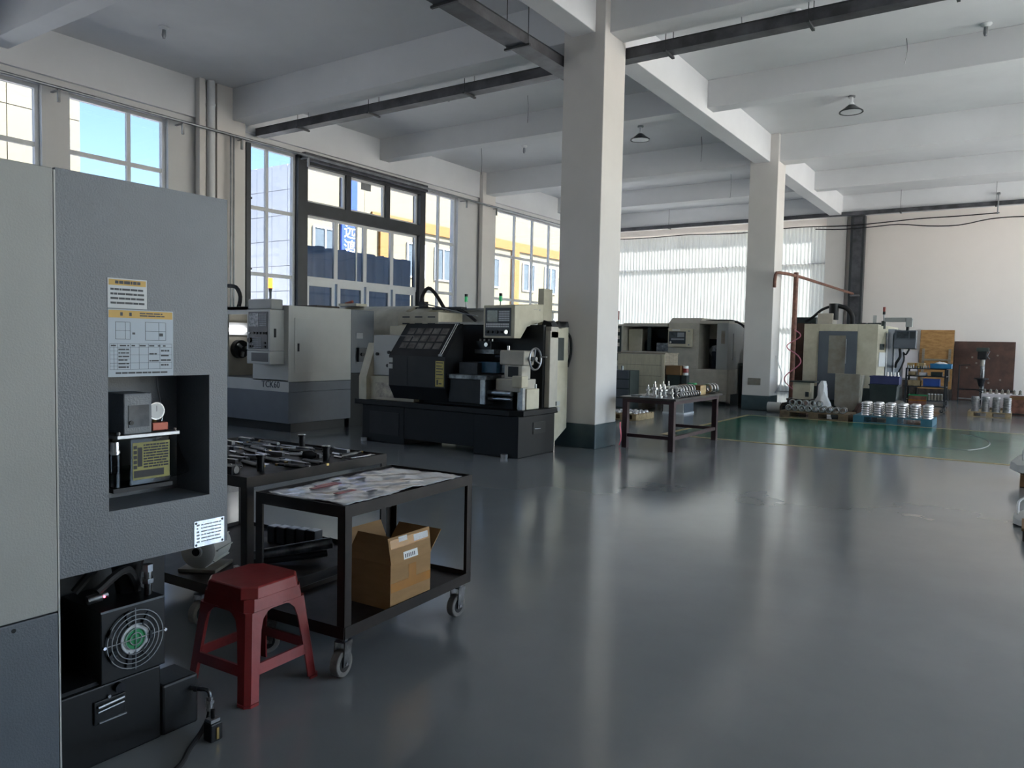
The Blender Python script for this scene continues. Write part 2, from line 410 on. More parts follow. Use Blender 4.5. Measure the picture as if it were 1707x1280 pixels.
# ------------------------------------------------------------------ windows
XG = -14.30
def window(name, y0, y1, verts, bars, z0=SILL, z1=HEAD, label='white framed tall window'):
    t = 0.07; m = MB()
    m.box(XG - 0.05, XG + 0.05, y0, y0 + t, z0, z1).box(XG - 0.05, XG + 0.05, y1 - t, y1, z0, z1)
    m.box(XG - 0.05, XG + 0.05, y0 + t, y1 - t, z0, z0 + t).box(XG - 0.05, XG + 0.05, y0 + t, y1 - t, z1 - t, z1)
    w = struct(name, m, 'frame_white', label)
    for v in verts: MB().box(XG - 0.035, XG + 0.035, v - 0.035, v + 0.035, z0 + t, z1 - t).build('mullion', 'frame_white', w)
    ys = [y0 + t] + [q for v in verts for q in (v - 0.035, v + 0.035)] + [y1 - t]
    zs = [z0 + t] + [q for z in bars for q in (z - 0.04, z + 0.04)] + [z1 - t]
    for i in range(0, len(ys), 2):
        for z in bars: MB().box(XG - 0.03, XG + 0.03, ys[i], ys[i + 1], z - 0.04, z + 0.04).build('glazing_bar', 'frame_white', w)
        for k in range(0, len(zs), 2):
            MB().box(XG - 0.004, XG + 0.004, ys[i], ys[i + 1], zs[k], zs[k + 1]).build('pane', 'window_glass', w)
    return w
window('window_1', 2.2, 6.48, (3.6, 5.0), (1.9, 3.35, 4.77))
window('window_2', 6.92, 8.80, (8.07,), (1.9, 3.35, 4.77))
window('window_3', 10.55, 12.02, (11.24,), (1.5, 2.95, 4.40))
window('window_4', 16.52, 18.0, (17.25,), (1.5, 2.95, 4.40))
window('window_5', 19.65, 27.2, (20.05, 21.2, 22.3, 23.4, 24.5, 25.6), (1.5, 2.95, 4.36))
window('window_6', -0.6, 1.3, (0.35,), (1.9, 3.35, 4.77))  # out of view, added to let in light
window('window_7', -6.6, -1.2, (-5.0, -3.4), (1.9, 3.35, 4.77))  # another unseen window put in for daylight
# steel framed entrance between windows 3 and 4
d = struct('door_1', MB().box(XG - 0.12, XG + 0.16, 12.02, 12.30, 0, HEAD).box(XG - 0.12, XG + 0.16, 16.30, 16.52, 0, HEAD)
           .box(XG - 0.12, XG + 0.16, 12.30, 16.30, 4.46, 4.74).box(XG - 0.12, XG + 0.16, 12.30, 16.30, 5.60, HEAD)
           .box(XG - 0.06, XG + 0.10, 13.58, 13.74, 4.74, 5.60).box(XG - 0.06, XG + 0.10, 14.99, 15.15, 4.74, 5.60), 'steel_dark', 'dark steel framed entrance with glazed transoms')
def leaf(y0, y1, z0, z1, t=0.06, name='sash', pm='window_glass'):
    s = MB().box(XG - 0.03, XG + 0.04, y0, y0 + t, z0, z1).box(XG - 0.03, XG + 0.04, y1 - t, y1, z0, z1).box(XG - 0.03, XG + 0.04, y0 + t, y1 - t, z0, z0 + t).box(XG - 0.03, XG + 0.04, y0 + t, y1 - t, z1 - t, z1).build(name, 'frame_white', d)
    MB().box(XG - 0.004, XG + 0.004, y0 + t, y1 - t, z0 + t, z1 - t).build('pane', pm, s)
for a, b in ((12.30, 13.58), (13.74, 14.99), (15.15, 16.30)): leaf(a, b, 4.74, 5.60)
for k in range(4):
    a = 12.30 + k * 1.0; leaf(a, a + 1.0, 2.96, 4.46); leaf(a + 0.06, a + 0.97, 0.0, 2.90, 0.10, 'door_leaf')
MB().box(XG - 0.03, XG + 0.03, 12.30, 16.30, 2.90, 2.96).build('transom_rail', 'frame_white', d)
MB().box(XG - 0.02, XG + 0.02, 14.0, 14.04, 3.02, 4.40).build('mullion', 'frame_white', d)
MB().box(XG + 0.02, XG + 0.03, 14.15, 14.50, 5.36, 5.54).build('notice', 'galv', d)
MB().box(XG + 0.16, XG + 0.30, 12.1, 16.45, 5.66, 5.84).build('track_cover', 'tray_steel', d, bevel=0.01)
# heavy quilted curtain hanging outside the entrance
n = 90; vs = []; rows = 8
cur = MB()
for j in range(rows + 1):
    for i in range(n + 1):
        yv = 12.28 + 4.06 * i / n; top = 3.80 - 0.02 * i / n + 0.02 * math.sin(i * 0.5) * math.sin(i * 0.13)
        vs.append((-14.52 + 0.05 * math.sin(i * 0.8) * (0.4 + 0.6 * j / rows) - 0.02 * math.sin(i * 0.31), yv, 0.02 + (top - 0.02) * j / rows))
fs = [(j * (n + 1) + i, j * (n + 1) + i + 1, (j + 1) * (n + 1) + i + 1, (j + 1) * (n + 1) + i) for j in range(rows) for i in range(n)]
cur.add(vs, fs)
o = tag(cur.build('door_curtain', 'door_sheet', smooth=True, at=(-14.52, 14.3, 0.0)), 'blue-grey sheet curtain hanging behind the entrance glass', 'curtain')
sm = o.modifiers.new('thick', 'SOLIDIFY'); sm.thickness = 0.012

# ------------------------------------------------------------------ outdoors
g = MB().box(-120, 90, -80, 140, -0.4, -0.22).build('ground', 'ground_out'); g['kind'] = 'structure'; g['label'] = 'pale concrete yard outside the hall'
XO = -30.0
bA = thing('tiled_building', 'cream panel-clad building standing across the yard beside open sky', 'building', (XO, 4, -0.2))
MB().box(XO - 14, XO, -14, 15.05, -0.2, 14.0).build('wall', 'facade_joint', bA)
for i in range(7):
    for k in range(9):
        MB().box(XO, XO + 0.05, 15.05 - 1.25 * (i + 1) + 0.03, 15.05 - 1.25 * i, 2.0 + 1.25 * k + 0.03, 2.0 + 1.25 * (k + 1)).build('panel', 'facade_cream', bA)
bB = thing('panelled_wing', 'white panelled building wing in shade under blue sky', 'building', (-36, 26.5, -0.2))
MB().box(-42, XO - 0.02, 25.87, 29.98, -0.2, 10.25).build('wall', 'facade_joint', bB)
for i in range(10):
    for k in range(8):
        MB().box(XO - 1.2 * (i + 1) + 0.03, XO - 1.2 * i, 25.82, 25.87, 10.25 - 1.27 * (k + 1) + 0.03, 10.25 - 1.27 * k).build('panel', 'facade_white', bB)
bC = thing('cream_building', 'long cream building with yellow band and yellow uprights', 'building', (XO, 45, -0.2))
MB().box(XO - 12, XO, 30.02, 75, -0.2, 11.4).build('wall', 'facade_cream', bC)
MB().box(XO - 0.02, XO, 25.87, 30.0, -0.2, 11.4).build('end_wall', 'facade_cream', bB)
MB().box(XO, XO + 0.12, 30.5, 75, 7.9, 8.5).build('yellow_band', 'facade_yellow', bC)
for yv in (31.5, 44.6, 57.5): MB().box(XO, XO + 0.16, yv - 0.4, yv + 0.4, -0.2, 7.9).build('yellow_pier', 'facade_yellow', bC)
for yv in (27.2, 34.2, 36.7, 39.3, 41.9, 46.4, 49.4, 52.3, 55.2):
    for z0 in (5.2, 1.4):
        w = MB().box(XO, XO + 0.10, yv - 0.8, yv - 0.72, z0, z0 + 2.0).box(XO, XO + 0.10, yv + 0.72, yv + 0.8, z0, z0 + 2.0).box(XO, XO + 0.10, yv - 0.72, yv + 0.72, z0, z0 + 0.08).box(XO, XO + 0.10, yv - 0.72, yv + 0.72, z0 + 1.92, z0 + 2.0).box(XO, XO + 0.10, yv - 0.04, yv + 0.04, z0 + 0.08, z0 + 1.92).build('window', 'frame_white', bB if yv < 30 else bC)
        MB().box(XO, XO + 0.04, yv - 0.72, yv - 0.04, z0 + 0.08, z0 + 1.92).build('pane', 'pane_grey', w)
        MB().box(XO, XO + 0.04, yv + 0.04, yv + 0.72, z0 + 0.08, z0 + 1.92).build('pane', 'pane_grey', w)
sg = thing('sign_board', 'tall blue vertical sign with white Chinese characters on cream building', 'sign', (XO + 0.1, 28.8, 6.2))
MB().box(XO + 0.02, XO + 0.14, 28.25, 29.35, 5.6, 10.0).build('board', 'sign_blue', sg, bevel=0.02)
for ch, z in (('远', 7.15), ('鸿', 6.30)):
    place_text(text_mb(ch, 0.85, 0.01), (XO + 0.15, 28.8, z), (0, 1, 0), (0, 0, 1)).build('character', 'sign_white', sg)

# ------------------------------------------------------------------ services on walls and ceiling
def cable_tray(name, label, pts, w, h, hang=None):
    t = thing(name, label, 'cable tray', pts[0])
    a = Vector(pts[0]); b = Vector(pts[1]); ax = (b - a)
    m = MB(); c = MB(); L = MB()
    if abs(ax.x) > abs(ax.y):
        x0, x1 = sorted((a.x, b.x)); m.box(x0, x1, a.y - w / 2, a.y + w / 2, a.z, a.z + h); c.box(x0, x1, a.y - w / 2 - 0.01, a.y + w / 2 + 0.01, a.z + h, a.z + h + 0.012)
    else:
        y0, y1 = sorted((a.y, b.y)); m.box(a.x - w / 2, a.x + w / 2, y0, y1, a.z, a.z + h); c.box(a.x - w / 2 - 0.01, a.x + w / 2 + 0.01, y0, y1, a.z + h, a.z + h + 0.012)
    m.build('trough', 'tray_steel', t); c.build('lid', 'steel_dark', t)
    for q in hang or ():
        hm = MB()
        if abs(ax.x) > abs(ax.y):
            for s in (-1, 1): hm.cyl((q, a.y + s * (w / 2 + 0.03), a.z - 0.03), (q, a.y + s * (w / 2 + 0.03), ZC), 0.006, n=6)
            hm.box(q - 0.02, q + 0.02, a.y - w / 2 - 0.06, a.y + w / 2 + 0.06, a.z - 0.03, a.z)
        else:
            for s in (-1, 1): hm.cyl((a.x + s * (w / 2 + 0.03), q, a.z - 0.03), (a.x + s * (w / 2 + 0.03), q, ZC), 0.006, n=6)
            hm.box(a.x - w / 2 - 0.06, a.x + w / 2 + 0.06, q - 0.02, q + 0.02, a.z - 0.03, a.z)
        hm.build('hanger', 'steel_dark', t)
    return t
cable_tray('cable_tray', 'dark steel cable tray running across the hall behind the column by the work table', [(-13.98, 10.82, 5.86), (10.5, 10.82, 5.86)], 0.22, 0.15, (-12.6, -10.6, -8.3, -4.6, -2.6, -0.9))
cable_tray('cable_tray', 'dark cable tray running lengthwise under the ceiling up to the column', [(-6.08, 0.0, 5.66), (-6.08, 10.70, 5.66)], 0.30, 0.14, (5.2, 7.4, 9.0))
cable_tray('cable_tray', 'long dark cable tray along the end wall above the white panel', [(-13.9, 27.62, 6.0), (10.5, 27.62, 6.0)], 0.12, 0.11, (-11.5, -8.4, -3.6, -1.0))
t = thing('cable_riser', 'dark vertical cable duct on the end wall beside corrugated sheets', 'cable duct', (-4.9, 27.95, 2.2))
MB().box(-5.1, -4.66, 27.72, 27.99, 1.9, 6.0).build('duct', 'steel_dark', t, bevel=0.01)
MB().box(-5.02, -4.74, 27.71, 27.72, 1.95, 5.95).build('cover', 'tray_steel', t)
t = thing('cable_riser', 'dark narrow cable duct on the window wall beside the window next to the entrance', 'cable duct', (-14.0, 10.5, 0.3))
MB().box(-14.06, -13.94, 10.45, 10.57, 0.3, 5.68).build('duct', 'steel_dark', t, bevel=0.008)
for z in (1.5, 3.0, 4.5): MB().box(-14.14, -13.93, 10.44, 10.59, z, z + 0.04).build('clamp', 'steel_dark', t)
# hanging wires under the far tray
for k, (a, b, sag, lab) in enumerate((((-13.9, 27.66, 5.72), (-0.9, 27.66, 5.78), 0.10, 'thin dark cable strung level along the end wall'), ((-6.2, 27.62, 5.62), (4.0, 27.62, 5.74), 0.22, 'thin dark cable sagging below the tray on the end wall'))):
    A = Vector(a); B = Vector(b); pts = [A.lerp(B, i / 12) - Vector((0, 0, sag * 4 * (i / 12) * (1 - i / 12) * (0.6 + 0.4 * math.sin(i * 1.7)))) for i in range(13)]
    tag(MB().tube(pts, 0.018, 6).build('cable', 'cable_black', smooth=True, at=a), lab, 'cable')
t = thing('wire_hook', 'short grey hanger rod holding cables on the end wall', 'hanger', (-0.94, 27.8, 5.7))
MB().cyl((-0.94, 27.50, 5.72), (-0.94, 27.50, 6.36), 0.02, n=8).build('rod', 'galv', t); MB().box(-0.98, -0.90, 27.48, 27.70, 6.33, 6.37).build('bracket', 'galv', t)
# service pipe along the windows
t = thing('service_pipe', 'thin galvanised pipe running along the tops of the tall windows', 'pipe', (-13.95, 14, 5.74))
MB().cyl((-13.82, 1.0, 5.70), (-13.82, 26.5, 5.70), 0.028, n=10).build('pipe', 'galv', t, smooth=True)
MB().cyl((-13.82, 9.98, 5.70), (-13.82, 9.98, 0.6), 0.02, n=8).cyl((-13.82, 10.05, 5.70), (-13.82, 10.05, 0.6), 0.02, n=8).build('drop_pipe', 'galv', t, smooth=True)
for yv in (6.6, 8.9, 10.25, 12.03, 17.98, 19.5, 26.2): MB().box(-14.06, -13.79, yv - 0.02, yv + 0.02, 5.65, 5.67).box(-13.84, -13.80, yv - 0.02, yv + 0.02, 5.46, 5.67).build('bracket', 'galv', t)
t = thing('downpipe', 'white square rainwater duct beside the pilaster', 'pipe', (-14.0, 9.41, 0))
MB().box(-14.06, -13.92, 9.33, 9.47, 0, ZC).build('duct', 'column_white', t, bevel=0.01)
t = thing('downpipe', 'round white rainwater pipe beside the pilaster', 'pipe', (-13.95, 9.62, 0))
MB().cyl((-13.96, 9.61, 0), (-13.96, 9.61, ZC), 0.085, n=20).build('pipe', 'frame_white', t, smooth=True)
for z in (2.2, 4.2, 6.2): MB().cyl((-13.96, 9.61, z), (-13.96, 9.61, z + 0.05), 0.094, n=20).build('clamp', 'frame_white', t)

# ceiling lamps: two dish lamps, several bare sockets
def dish(x, y, lab):
    t = local('bay_lamp', lab, 'lamp', (x, y, ZC), group='dish lamps under the ceiling')
    MB().cyl((0, 0, 0), (0, 0, -0.03), 0.07, n=16).build('ceiling_plate', 'galv', t)
    MB().cyl((0, 0, -0.03), (0, 0, -0.14), 0.03, n=12).cyl((0, 0, -0.14), (0, 0, -0.20), 0.05, 0.07, n=16).build('socket', 'frame_white', t, smooth=True)
    MB().lathe([(0.06, -0.18), (0.13, -0.24), (0.23, -0.31), (0.235, -0.33), (0.225, -0.33), (0.12, -0.26), (0.05, -0.21)], n=28).build('shade', 'steel_dark', t, smooth=True)
    MB().lathe([(0.0, -0.20), (0.10, -0.23), (0.2, -0.325), (0.0, -0.335)], n=24).build('diffuser', 'frame_white', t, smooth=True)
dish(-7.81, 16.82, 'small dish lamp under the ceiling between column rows and windows'); dish(-3.21, 16.96, 'small dish lamp under the ceiling above the green floor')
def socket(x, y, lab):
    t = local('lamp_socket', lab, 'lamp', (x, y, ZC), group='lamp sockets on the ceiling')
    MB().lathe([(0.0, 0), (0.085, 0), (0.085, -0.015), (0.05, -0.05), (0.0, -0.05)], n=16).build('base', 'frame_white', t, smooth=True)
    MB().lathe([(0.0, -0.05), (0.028, -0.05), (0.035, -0.14), (0.02, -0.19), (0.0, -0.19)], n=12).build('bulb', 'galv', t, smooth=True)
for x_, y_, w_ in ((-12.24, 7.54, 'in the bay above the window showing open sky'), (-0.78, 14.30, 'against the beam above the green floor'), (-3.18, 12.3, 'just beyond the long cable tray'), (-10.2, 12.6, 'in the bay above the entrance door'), (-8.1, 20.9, 'above the taupe lathe'), (-2.2, 21.2, 'above the tool trolley'), (-11.2, 17.0, 'above the last window before the pilaster')): socket(x_, y_, 'small bare bulb socket on the ceiling ' + w_)
# thin wires dangling from the ceiling
for i_, (x_, y_, l_, w_) in enumerate(((-8.9, 13.6, 0.55, 'near the entrance bay'), (-6.9, 18.4, 0.6, 'by the cross beam over the taupe lathe'), (-1.9, 14.3, 0.4, 'over the green floor'), (-12.3, 16.6, 0.7, 'by the entrance windows'), (-7.6, 22.8, 0.7, 'over the taupe lathe'), (-3.9, 11.9, 0.35, 'beside the column by the work table'))):
    tag(MB().tube([(x_, y_, ZC), (x_ + 0.02, y_, ZC - l_ * 0.5), (x_ - 0.01, y_ + 0.03, ZC - l_)], 0.007, 5).build('ceiling_wire', 'galv', at=(x_, y_, ZC)), 'thin wire dangling from the ceiling ' + w_, 'wire')

# ================================================================== NEAR MACHINE (side of a lathe enclosure)
XC = -2.6
nm = thing('machine_enclosure', 'side of a large grey and beige machine enclosure with a recessed pump niche', 'machine', (-3.1, 0.9, 0))
MB().box(-3.7, XC, -0.8, 1.222, 0.637, 2.075).build('upper_panel', 'machine_beige', nm, bevel=0.004)
MB().box(-3.7, XC, -0.8, 1.222, 0.0, 0.633).build('lower_panel', 'machine_dark', nm, bevel=0.004, label='dark grey lower panel')
MB().box(-3.7, XC + 0.001, 1.2222, 1.2275, 0.0, 2.07).build('edge_strip', 'machine_light', nm)
XI = -2.815
MB().box(-3.6, XC, 1.228, 1.392, 0.742, 2.078).box(-3.6, XC, 1.782, 1.862, 0.742, 2.078).box(-3.6, XC, 1.392, 1.782, 1.402, 2.078).box(-3.6, XC, 1.392, 1.782, 0.742, 0.938).box(-3.6, XI, 1.392, 1.782, 0.938, 1.402).build('side_cabinet', 'machine_grey', nm, label='grey hammered side cabinet with square niche')
MB().cyl((XC - 0.002, 1.088, 0.612), (XC + 0.0015, 1.088, 0.612), 0.007, n=12).build('bolt_hole', 'black_paint', nm)
def rows(mb, x, y0, y1, z0, z1, n, seed, h=0.5, gap=0.006):
    rr = random.Random(seed); st = (z1 - z0) / n
    for i in range(n):
        zc = z1 - st * (i + 0.5); yy = y0
        while yy < y1 - 0.008:
            w = min(rr.uniform(0.006, 0.03), y1 - yy)
            mb.box(x, x + 0.0004, yy, yy + w, zc - st * h / 2, zc + st * h / 2); yy += w + rr.uniform(0.002, gap)
    return mb
st = MB().box(XC, XC + 0.0015, 1.392, 1.532, 1.640, 1.742).build('warning_sticker', 'sticker_white', nm, label='small white warning sticker with yellow heading')
MB().box(XC + 0.0015, XC + 0.002, 1.396, 1.528, 1.718, 1.738).build('heading_band', 'sticker_yellow', st)
m = MB(); rows(m, XC + 0.002, 1.418, 1.508, 1.722, 1.735, 1, 3, 0.8, 0.003); rows(m, XC + 0.0015, 1.402, 1.524, 1.650, 1.712, 4, 4, 0.45, 0.002); m.build('print', 'print_dark', st)
st = MB().box(XC, XC + 0.0015, 1.392, 1.632, 1.403, 1.636).build('service_chart', 'sticker_blue', nm, label='pale service chart with yellow heading and table')
MB().box(XC + 0.0015, XC + 0.002, 1.395, 1.629, 1.607, 1.633).build('heading_band', 'sticker_yellow', st)
m = MB(); x = XC + 0.0015
for y0 in (1.435, 1.467): m.box(x + 0.0005, x + 0.001, y0, y0 + 0.009, 1.614, 1.626)
rows(m, x + 0.0005, 1.505, 1.598, 1.612, 1.629, 2, 5, 0.5, 0.003)
for y0, y1, z0, z1 in ((1.418, 1.470, 1.533, 1.592), (1.525, 1.602, 1.530, 1.594)):   # two little machine drawings
    for z in (z0, (z0 + z1) / 2, z1): m.box(x, x + 0.0004, y0, y1, z, z + 0.0012)
    for yv in (y0, y0 + 0.66 * (y1 - y0), y1): m.box(x, x + 0.0004, yv, yv + 0.0012, z0, z1)
m.box(x, x + 0.0004, 1.478, 1.488, 1.55, 1.557).box(x, x + 0.0004, 1.578, 1.592, 1.545, 1.556)
for z in (1.517, 1.505, 1.478, 1.450, 1.428): m.box(x, x + 0.0004, 1.398, 1.626, z, z + 0.0010)
for z in (1.492, 1.464, 1.440): m.box(x, x + 0.0004, 1.398, 1.470, z, z + 0.0008)
for yv in (1.398, 1.412, 1.425, 1.470, 1.502, 1.536, 1.580, 1.626): m.box(x, x + 0.0004, yv, yv + 0.0008, 1.428, 1.517)
rows(m, x, 1.428, 1.466, 1.430, 1.504, 6, 6, 0.4, 0.002); rows(m, x, 1.584, 1.622, 1.434, 1.502, 4, 8, 0.35, 0.002); rows(m, x, 1.540, 1.576, 1.445, 1.495, 2, 9, 0.2, 0.002); rows(m, x, 1.418, 1.610, 1.410, 1.422, 1, 10, 0.5, 0.003); rows(m, x, 1.402, 1.62, 1.506, 1.516, 1, 12, 0.5, 0.02)
m.build('print', 'print_dark', st)
st = MB().box(XC, XC + 0.002, 1.716, 1.846, 0.742, 0.842).build('name_plate', 'bright_steel', nm, label='bright riveted metal name plate')
m = MB(); rows(m, XC + 0.002, 1.745, 1.832, 0.755, 0.832, 6, 21, 0.35, 0.003); rows(m, XC + 0.002, 1.726, 1.738, 0.755, 0.832, 6, 22, 0.5, 0.004); m.build('print', 'key_grey', st)
for yv in (1.724, 1.838):
    for z in (0.750, 0.834): MB().cyl((XC + 0.002, yv, z), (XC + 0.005, yv, z), 0.005, 0.003, n=8).build('rivet', 'print_dark', st)

# ------------------------------------------------------------------ lubrication pump in the niche
lp = thing('lubrication_pump', 'small lubrication pump with clear yellow-labelled oil tank in the machine niche', 'pump', (-2.72, 1.57, 0.94))
MB().box(-2.79, -2.665, 1.482, 1.588, 1.190, 1.338).build('motor_housing', 'machine_grey', lp, bevel=0.004)
p = MB().box(-2.665, -2.6625, 1.499, 1.577, 1.215, 1.295).build('display_window', 'screen', lp); MB().cyl((-2.6625, 1.508, 1.232), (-2.658, 1.508, 1.232), 0.008, n=12).build('button', 'black_paint', p)
g = MB().cyl((-2.70, 1.612, 1.268), (-2.675, 1.612, 1.268), 0.033, n=24).build('pressure_gauge', 'chrome', lp, smooth=True)
MB().cyl((-2.675, 1.612, 1.268), (-2.6735, 1.612, 1.268), 0.028, n=24).build('dial', 'paper_white', g); MB().box(-2.6735, -2.673, 1.611, 1.613, 1.266, 1.288).build('needle', 'print_dark', g)
MB().cyl((-2.69, 1.612, 1.235), (-2.69, 1.612, 1.225), 0.008, n=8).build('gauge_stem', 'brass', lp)
MB().box(-2.72, -2.668, 1.592, 1.655, 1.195, 1.226).build('manifold', 'copper_red', lp, bevel=0.003)
MB().box(-2.80, -2.655, 1.452, 1.694, 1.176, 1.190).build('top_plate', 'machined', lp, bevel=0.002)
for yv in (1.462, 1.680): MB().cyl((-2.665, yv, 1.190), (-2.665, yv, 1.202), 0.006, n=8).build('bolt', 'bright_steel', lp)
tk = MB().box(-2.79, -2.662, 1.500, 1.662, 1.000, 1.176).build('oil_tank', 'clear_plastic', lp, bevel=0.006)
MB().box(-2.785, -2.667, 1.505, 1.657, 1.004, 1.060).build('oil', 'amber_glass', tk)
MB().box(-2.785, -2.780, 1.503, 1.659, 1.004, 1.170).build('backing', 'lathe_black', tk)
lb = MB().box(-2.6615, -2.661, 1.512, 1.655, 1.022, 1.158).build('tank_label', 'oil_yellow', tk, label='yellow oil tank label with black print')
m = MB().box(-2.661, -2.6606, 1.530, 1.548, 1.070, 1.140).box(-2.661, -2.6606, 1.516, 1.632, 1.030, 1.056); rows(m, -2.661, 1.553, 1.650, 1.062, 1.152, 9, 31, 0.62, 0.002); rows(m, -2.661, 1.515, 1.528, 1.06, 1.15, 5, 33, 0.7, 0.002); m.build('print', 'lathe_black', lb)
ct = MB().cyl((-2.69, 1.462, 1.0), (-2.69, 1.462, 1.12), 0.022, n=16).build('sight_glass', 'clear_plastic', lp, smooth=True); MB().cyl((-2.69, 1.462, 1.002), (-2.69, 1.462, 1.05), 0.018, n=14).build('oil', 'amber_glass', ct)
MB().cyl((-2.69, 1.462, 1.12), (-2.69, 1.462, 1.165), 0.017, n=14).cyl((-2.69, 1.462, 1.125), (-2.69, 1.462, 1.133), 0.02, n=14).build('filler_cap', 'bright_steel', lp, smooth=True)
MB().box(-2.79, -2.66, 1.440, 1.665, 0.985, 1.0).build('bracket', 'lathe_black', lp)
MB().box(-2.81, -2.79, 1.46, 1.68, 0.97, 1.19).build('back_plate', 'lathe_black', lp)
MB().tube([(-2.69, 1.64, 1.226), (-2.70, 1.652, 1.26), (-2.74, 1.66, 1.33), (-2.76, 1.665, 1.395)], 0.0025, 6).build('oil_line', 'galv', lp, smooth=True)
MB().loft([[(-2.69, 1.672, 1.175), (-2.675, 1.690, 1.175), (-2.69, 1.695, 1.175), (-2.70, 1.68, 1.175)], [(-2.70, 1.665, 1.10), (-2.662, 1.69, 1.10), (-2.69, 1.722, 1.10), (-2.72, 1.70, 1.10)], [(-2.70, 1.655, 1.035), (-2.668, 1.68, 1.03), (-2.69, 1.755, 1.035), (-2.72, 1.72, 1.03)], [(-2.695, 1.66, 1.012), (-2.685, 1.68, 1.01), (-2.69, 1.752, 1.02), (-2.70, 1.72, 1.01)]]).build('plastic_bag', 'clear_plastic', lp, smooth=True)

# ------------------------------------------------------------------ hydraulic power unit under the cabinet
hu = thing('hydraulic_unit', 'black hydraulic power unit with round fan guard under the grey cabinet', 'hydraulic unit', (-2.95, 1.45, 0))
MB().box(-3.25, -2.705, 1.236, 1.642, 0.0, 0.285).build('oil_tank', 'black_paint', hu, bevel=0.006)
sh = MB().box(-2.98, -2.700, 1.412, 1.658, 0.287, 0.555).build('cooler_box', 'black_paint', hu, bevel=0.004)
MB().box(-2.70, -2.698, 1.412, 1.658, 0.548, 0.556).build('edge_flange', 'machine_dark', sh)
fc = (-2.698, 1.535, 0.425)
MB().lathe([(0.110, 0.0), (0.110, 0.002), (0.0, 0.002)], (-2.700, 1.535, 0.425), 'x', 32).build('fan_opening', 'lathe_black', sh)
fg = MB()
for r_ in (0.022, 0.039, 0.056, 0.073, 0.090, 0.107): fg.ring((-2.688, 1.535, 0.425), r_, 0.0019, 'x', 36, 6)
for a in (0, 90, 180, 270): fg.cyl((-2.688, 1.535, 0.425), (-2.690, 1.535 + 0.116 * math.cos(R(a)), 0.425 + 0.116 * math.sin(R(a))), 0.0019, n=6)
fg.build('fan_guard', 'galv', hu, smooth=True)
for s in (-1, 1): MB().cyl((-2.70, 1.535 + s * 0.116, 0.425), (-2.684, 1.535 + s * 0.116, 0.425), 0.006, n=10).build('guard_screw', 'chrome', hu)
hb = MB().cyl((-2.6975, 1.535, 0.425), (-2.694, 1.535, 0.425), 0.055, n=28).build('fan_hub', 'sticker_white', hu, label='white and green fan hub disc')
MB().lathe([(0.018, 0.0), (0.040, 0.0), (0.040, 0.001), (0.018, 0.001)], (-2.694, 1.535, 0.425), 'x', 28).build('hub_ring', 'green_plastic', hb)
bl = MB()
for k in range(7):
    a = 2 * PI * k / 7; bl.cbox((-2.697, 1.535 + 0.08 * math.cos(a), 0.425 + 0.08 * math.sin(a)), (0.004, 0.06, 0.03), (a, 0, 0.4))
bl.build('fan_blades', 'panel_dark', hu)
gg = MB().box(-2.705, -2.696, 1.385, 1.50, 0.150, 0.235).build('level_gauge', 'lathe_black', hu, bevel=0.003)
MB().cyl((-2.690, 1.395, 0.215), (-2.690, 1.49, 0.222), 0.006, n=8).cyl((-2.690, 1.395, 0.198), (-2.690, 1.49, 0.205), 0.004, n=8).build('glass_tube', 'galv', gg)
MB().box(-2.696, -2.69, 1.40, 1.50, 0.155, 0.160).build('lower_edge', 'galv', gg)
MB().cyl((-2.705, 1.475, 0.262), (-2.685, 1.475, 0.262), 0.018, n=14).build('filler_plug', 'dark_oxide', hu, smooth=True)
MB().cyl((-2.705, 1.44, 0.24), (-2.695, 1.44, 0.24), 0.006, n=8).build('bolt', 'galv', hu)
MB().box(-3.2, -2.72, 1.26, 1.63, 0.286, 0.30).build('tank_lid', 'lathe_black', hu)
MB().cyl((-2.95, 1.30, 0.50), (-2.95, 1.30, 0.30), 0.10, n=20).build('pump_motor', 'black_paint', hu, smooth=True)
MB().lathe([(0.0, 0.30), (0.04, 0.30), (0.06, 0.42), (0.06, 0.60), (0.085, 0.63), (0.085, 0.67), (0.0, 0.68)], (-2.86, 1.60, 0.256), 'z', 18).build('accumulator', 'lathe_black', hu, smooth=True)
MB().cyl((-2.76, 1.625, 0.555), (-2.76, 1.625, 0.66), 0.014, n=10).cyl((-2.76, 1.625, 0.60), (-2.76, 1.625, 0.618), 0.022, n=6).cyl((-2.76, 1.625, 0.645), (-2.76, 1.625, 0.672), 0.02, n=6).build('valve_stem', 'oily_steel', hu, smooth=True)
MB().tube([(-2.74, 1.42, 0.62), (-2.75, 1.50, 0.665), (-2.78, 1.56, 0.66), (-2.80, 1.60, 0.60), (-2.83, 1.62, 0.555)], 0.016, 8).tube([(-2.86, 1.40, 0.60), (-2.85, 1.48, 0.68), (-2.87, 1.56, 0.69), (-2.90, 1.60, 0.62)], 0.016, 8).build('hydraulic_hose', 'black_rubber', hu, smooth=True)
MB().cyl((-2.74, 1.385, 0.598), (-2.735, 1.435, 0.602), 0.016, n=10).cyl((-2.735, 1.435, 0.602), (-2.735, 1.455, 0.604), 0.011, n=8).build('sensor_plug', 'oily_steel', hu, smooth=True)
MB().cyl((-2.727, 1.438, 0.602), (-2.722, 1.438, 0.602), 0.004, n=8).build('indicator', 'led_red', hu, label='small glowing red indicator')
MB().cyl((-2.80, 1.262, 0.60), (-2.80, 1.262, 0.68), 0.012, n=10).cyl((-2.80, 1.262, 0.595), (-2.80, 1.262, 0.61), 0.02, n=10).build('small_valve', 'galv', hu, smooth=True)
MB().box(-3.3, -3.0, 1.24, 1.84, 0.29, 0.74).build('manifold_block', 'lathe_black', hu)
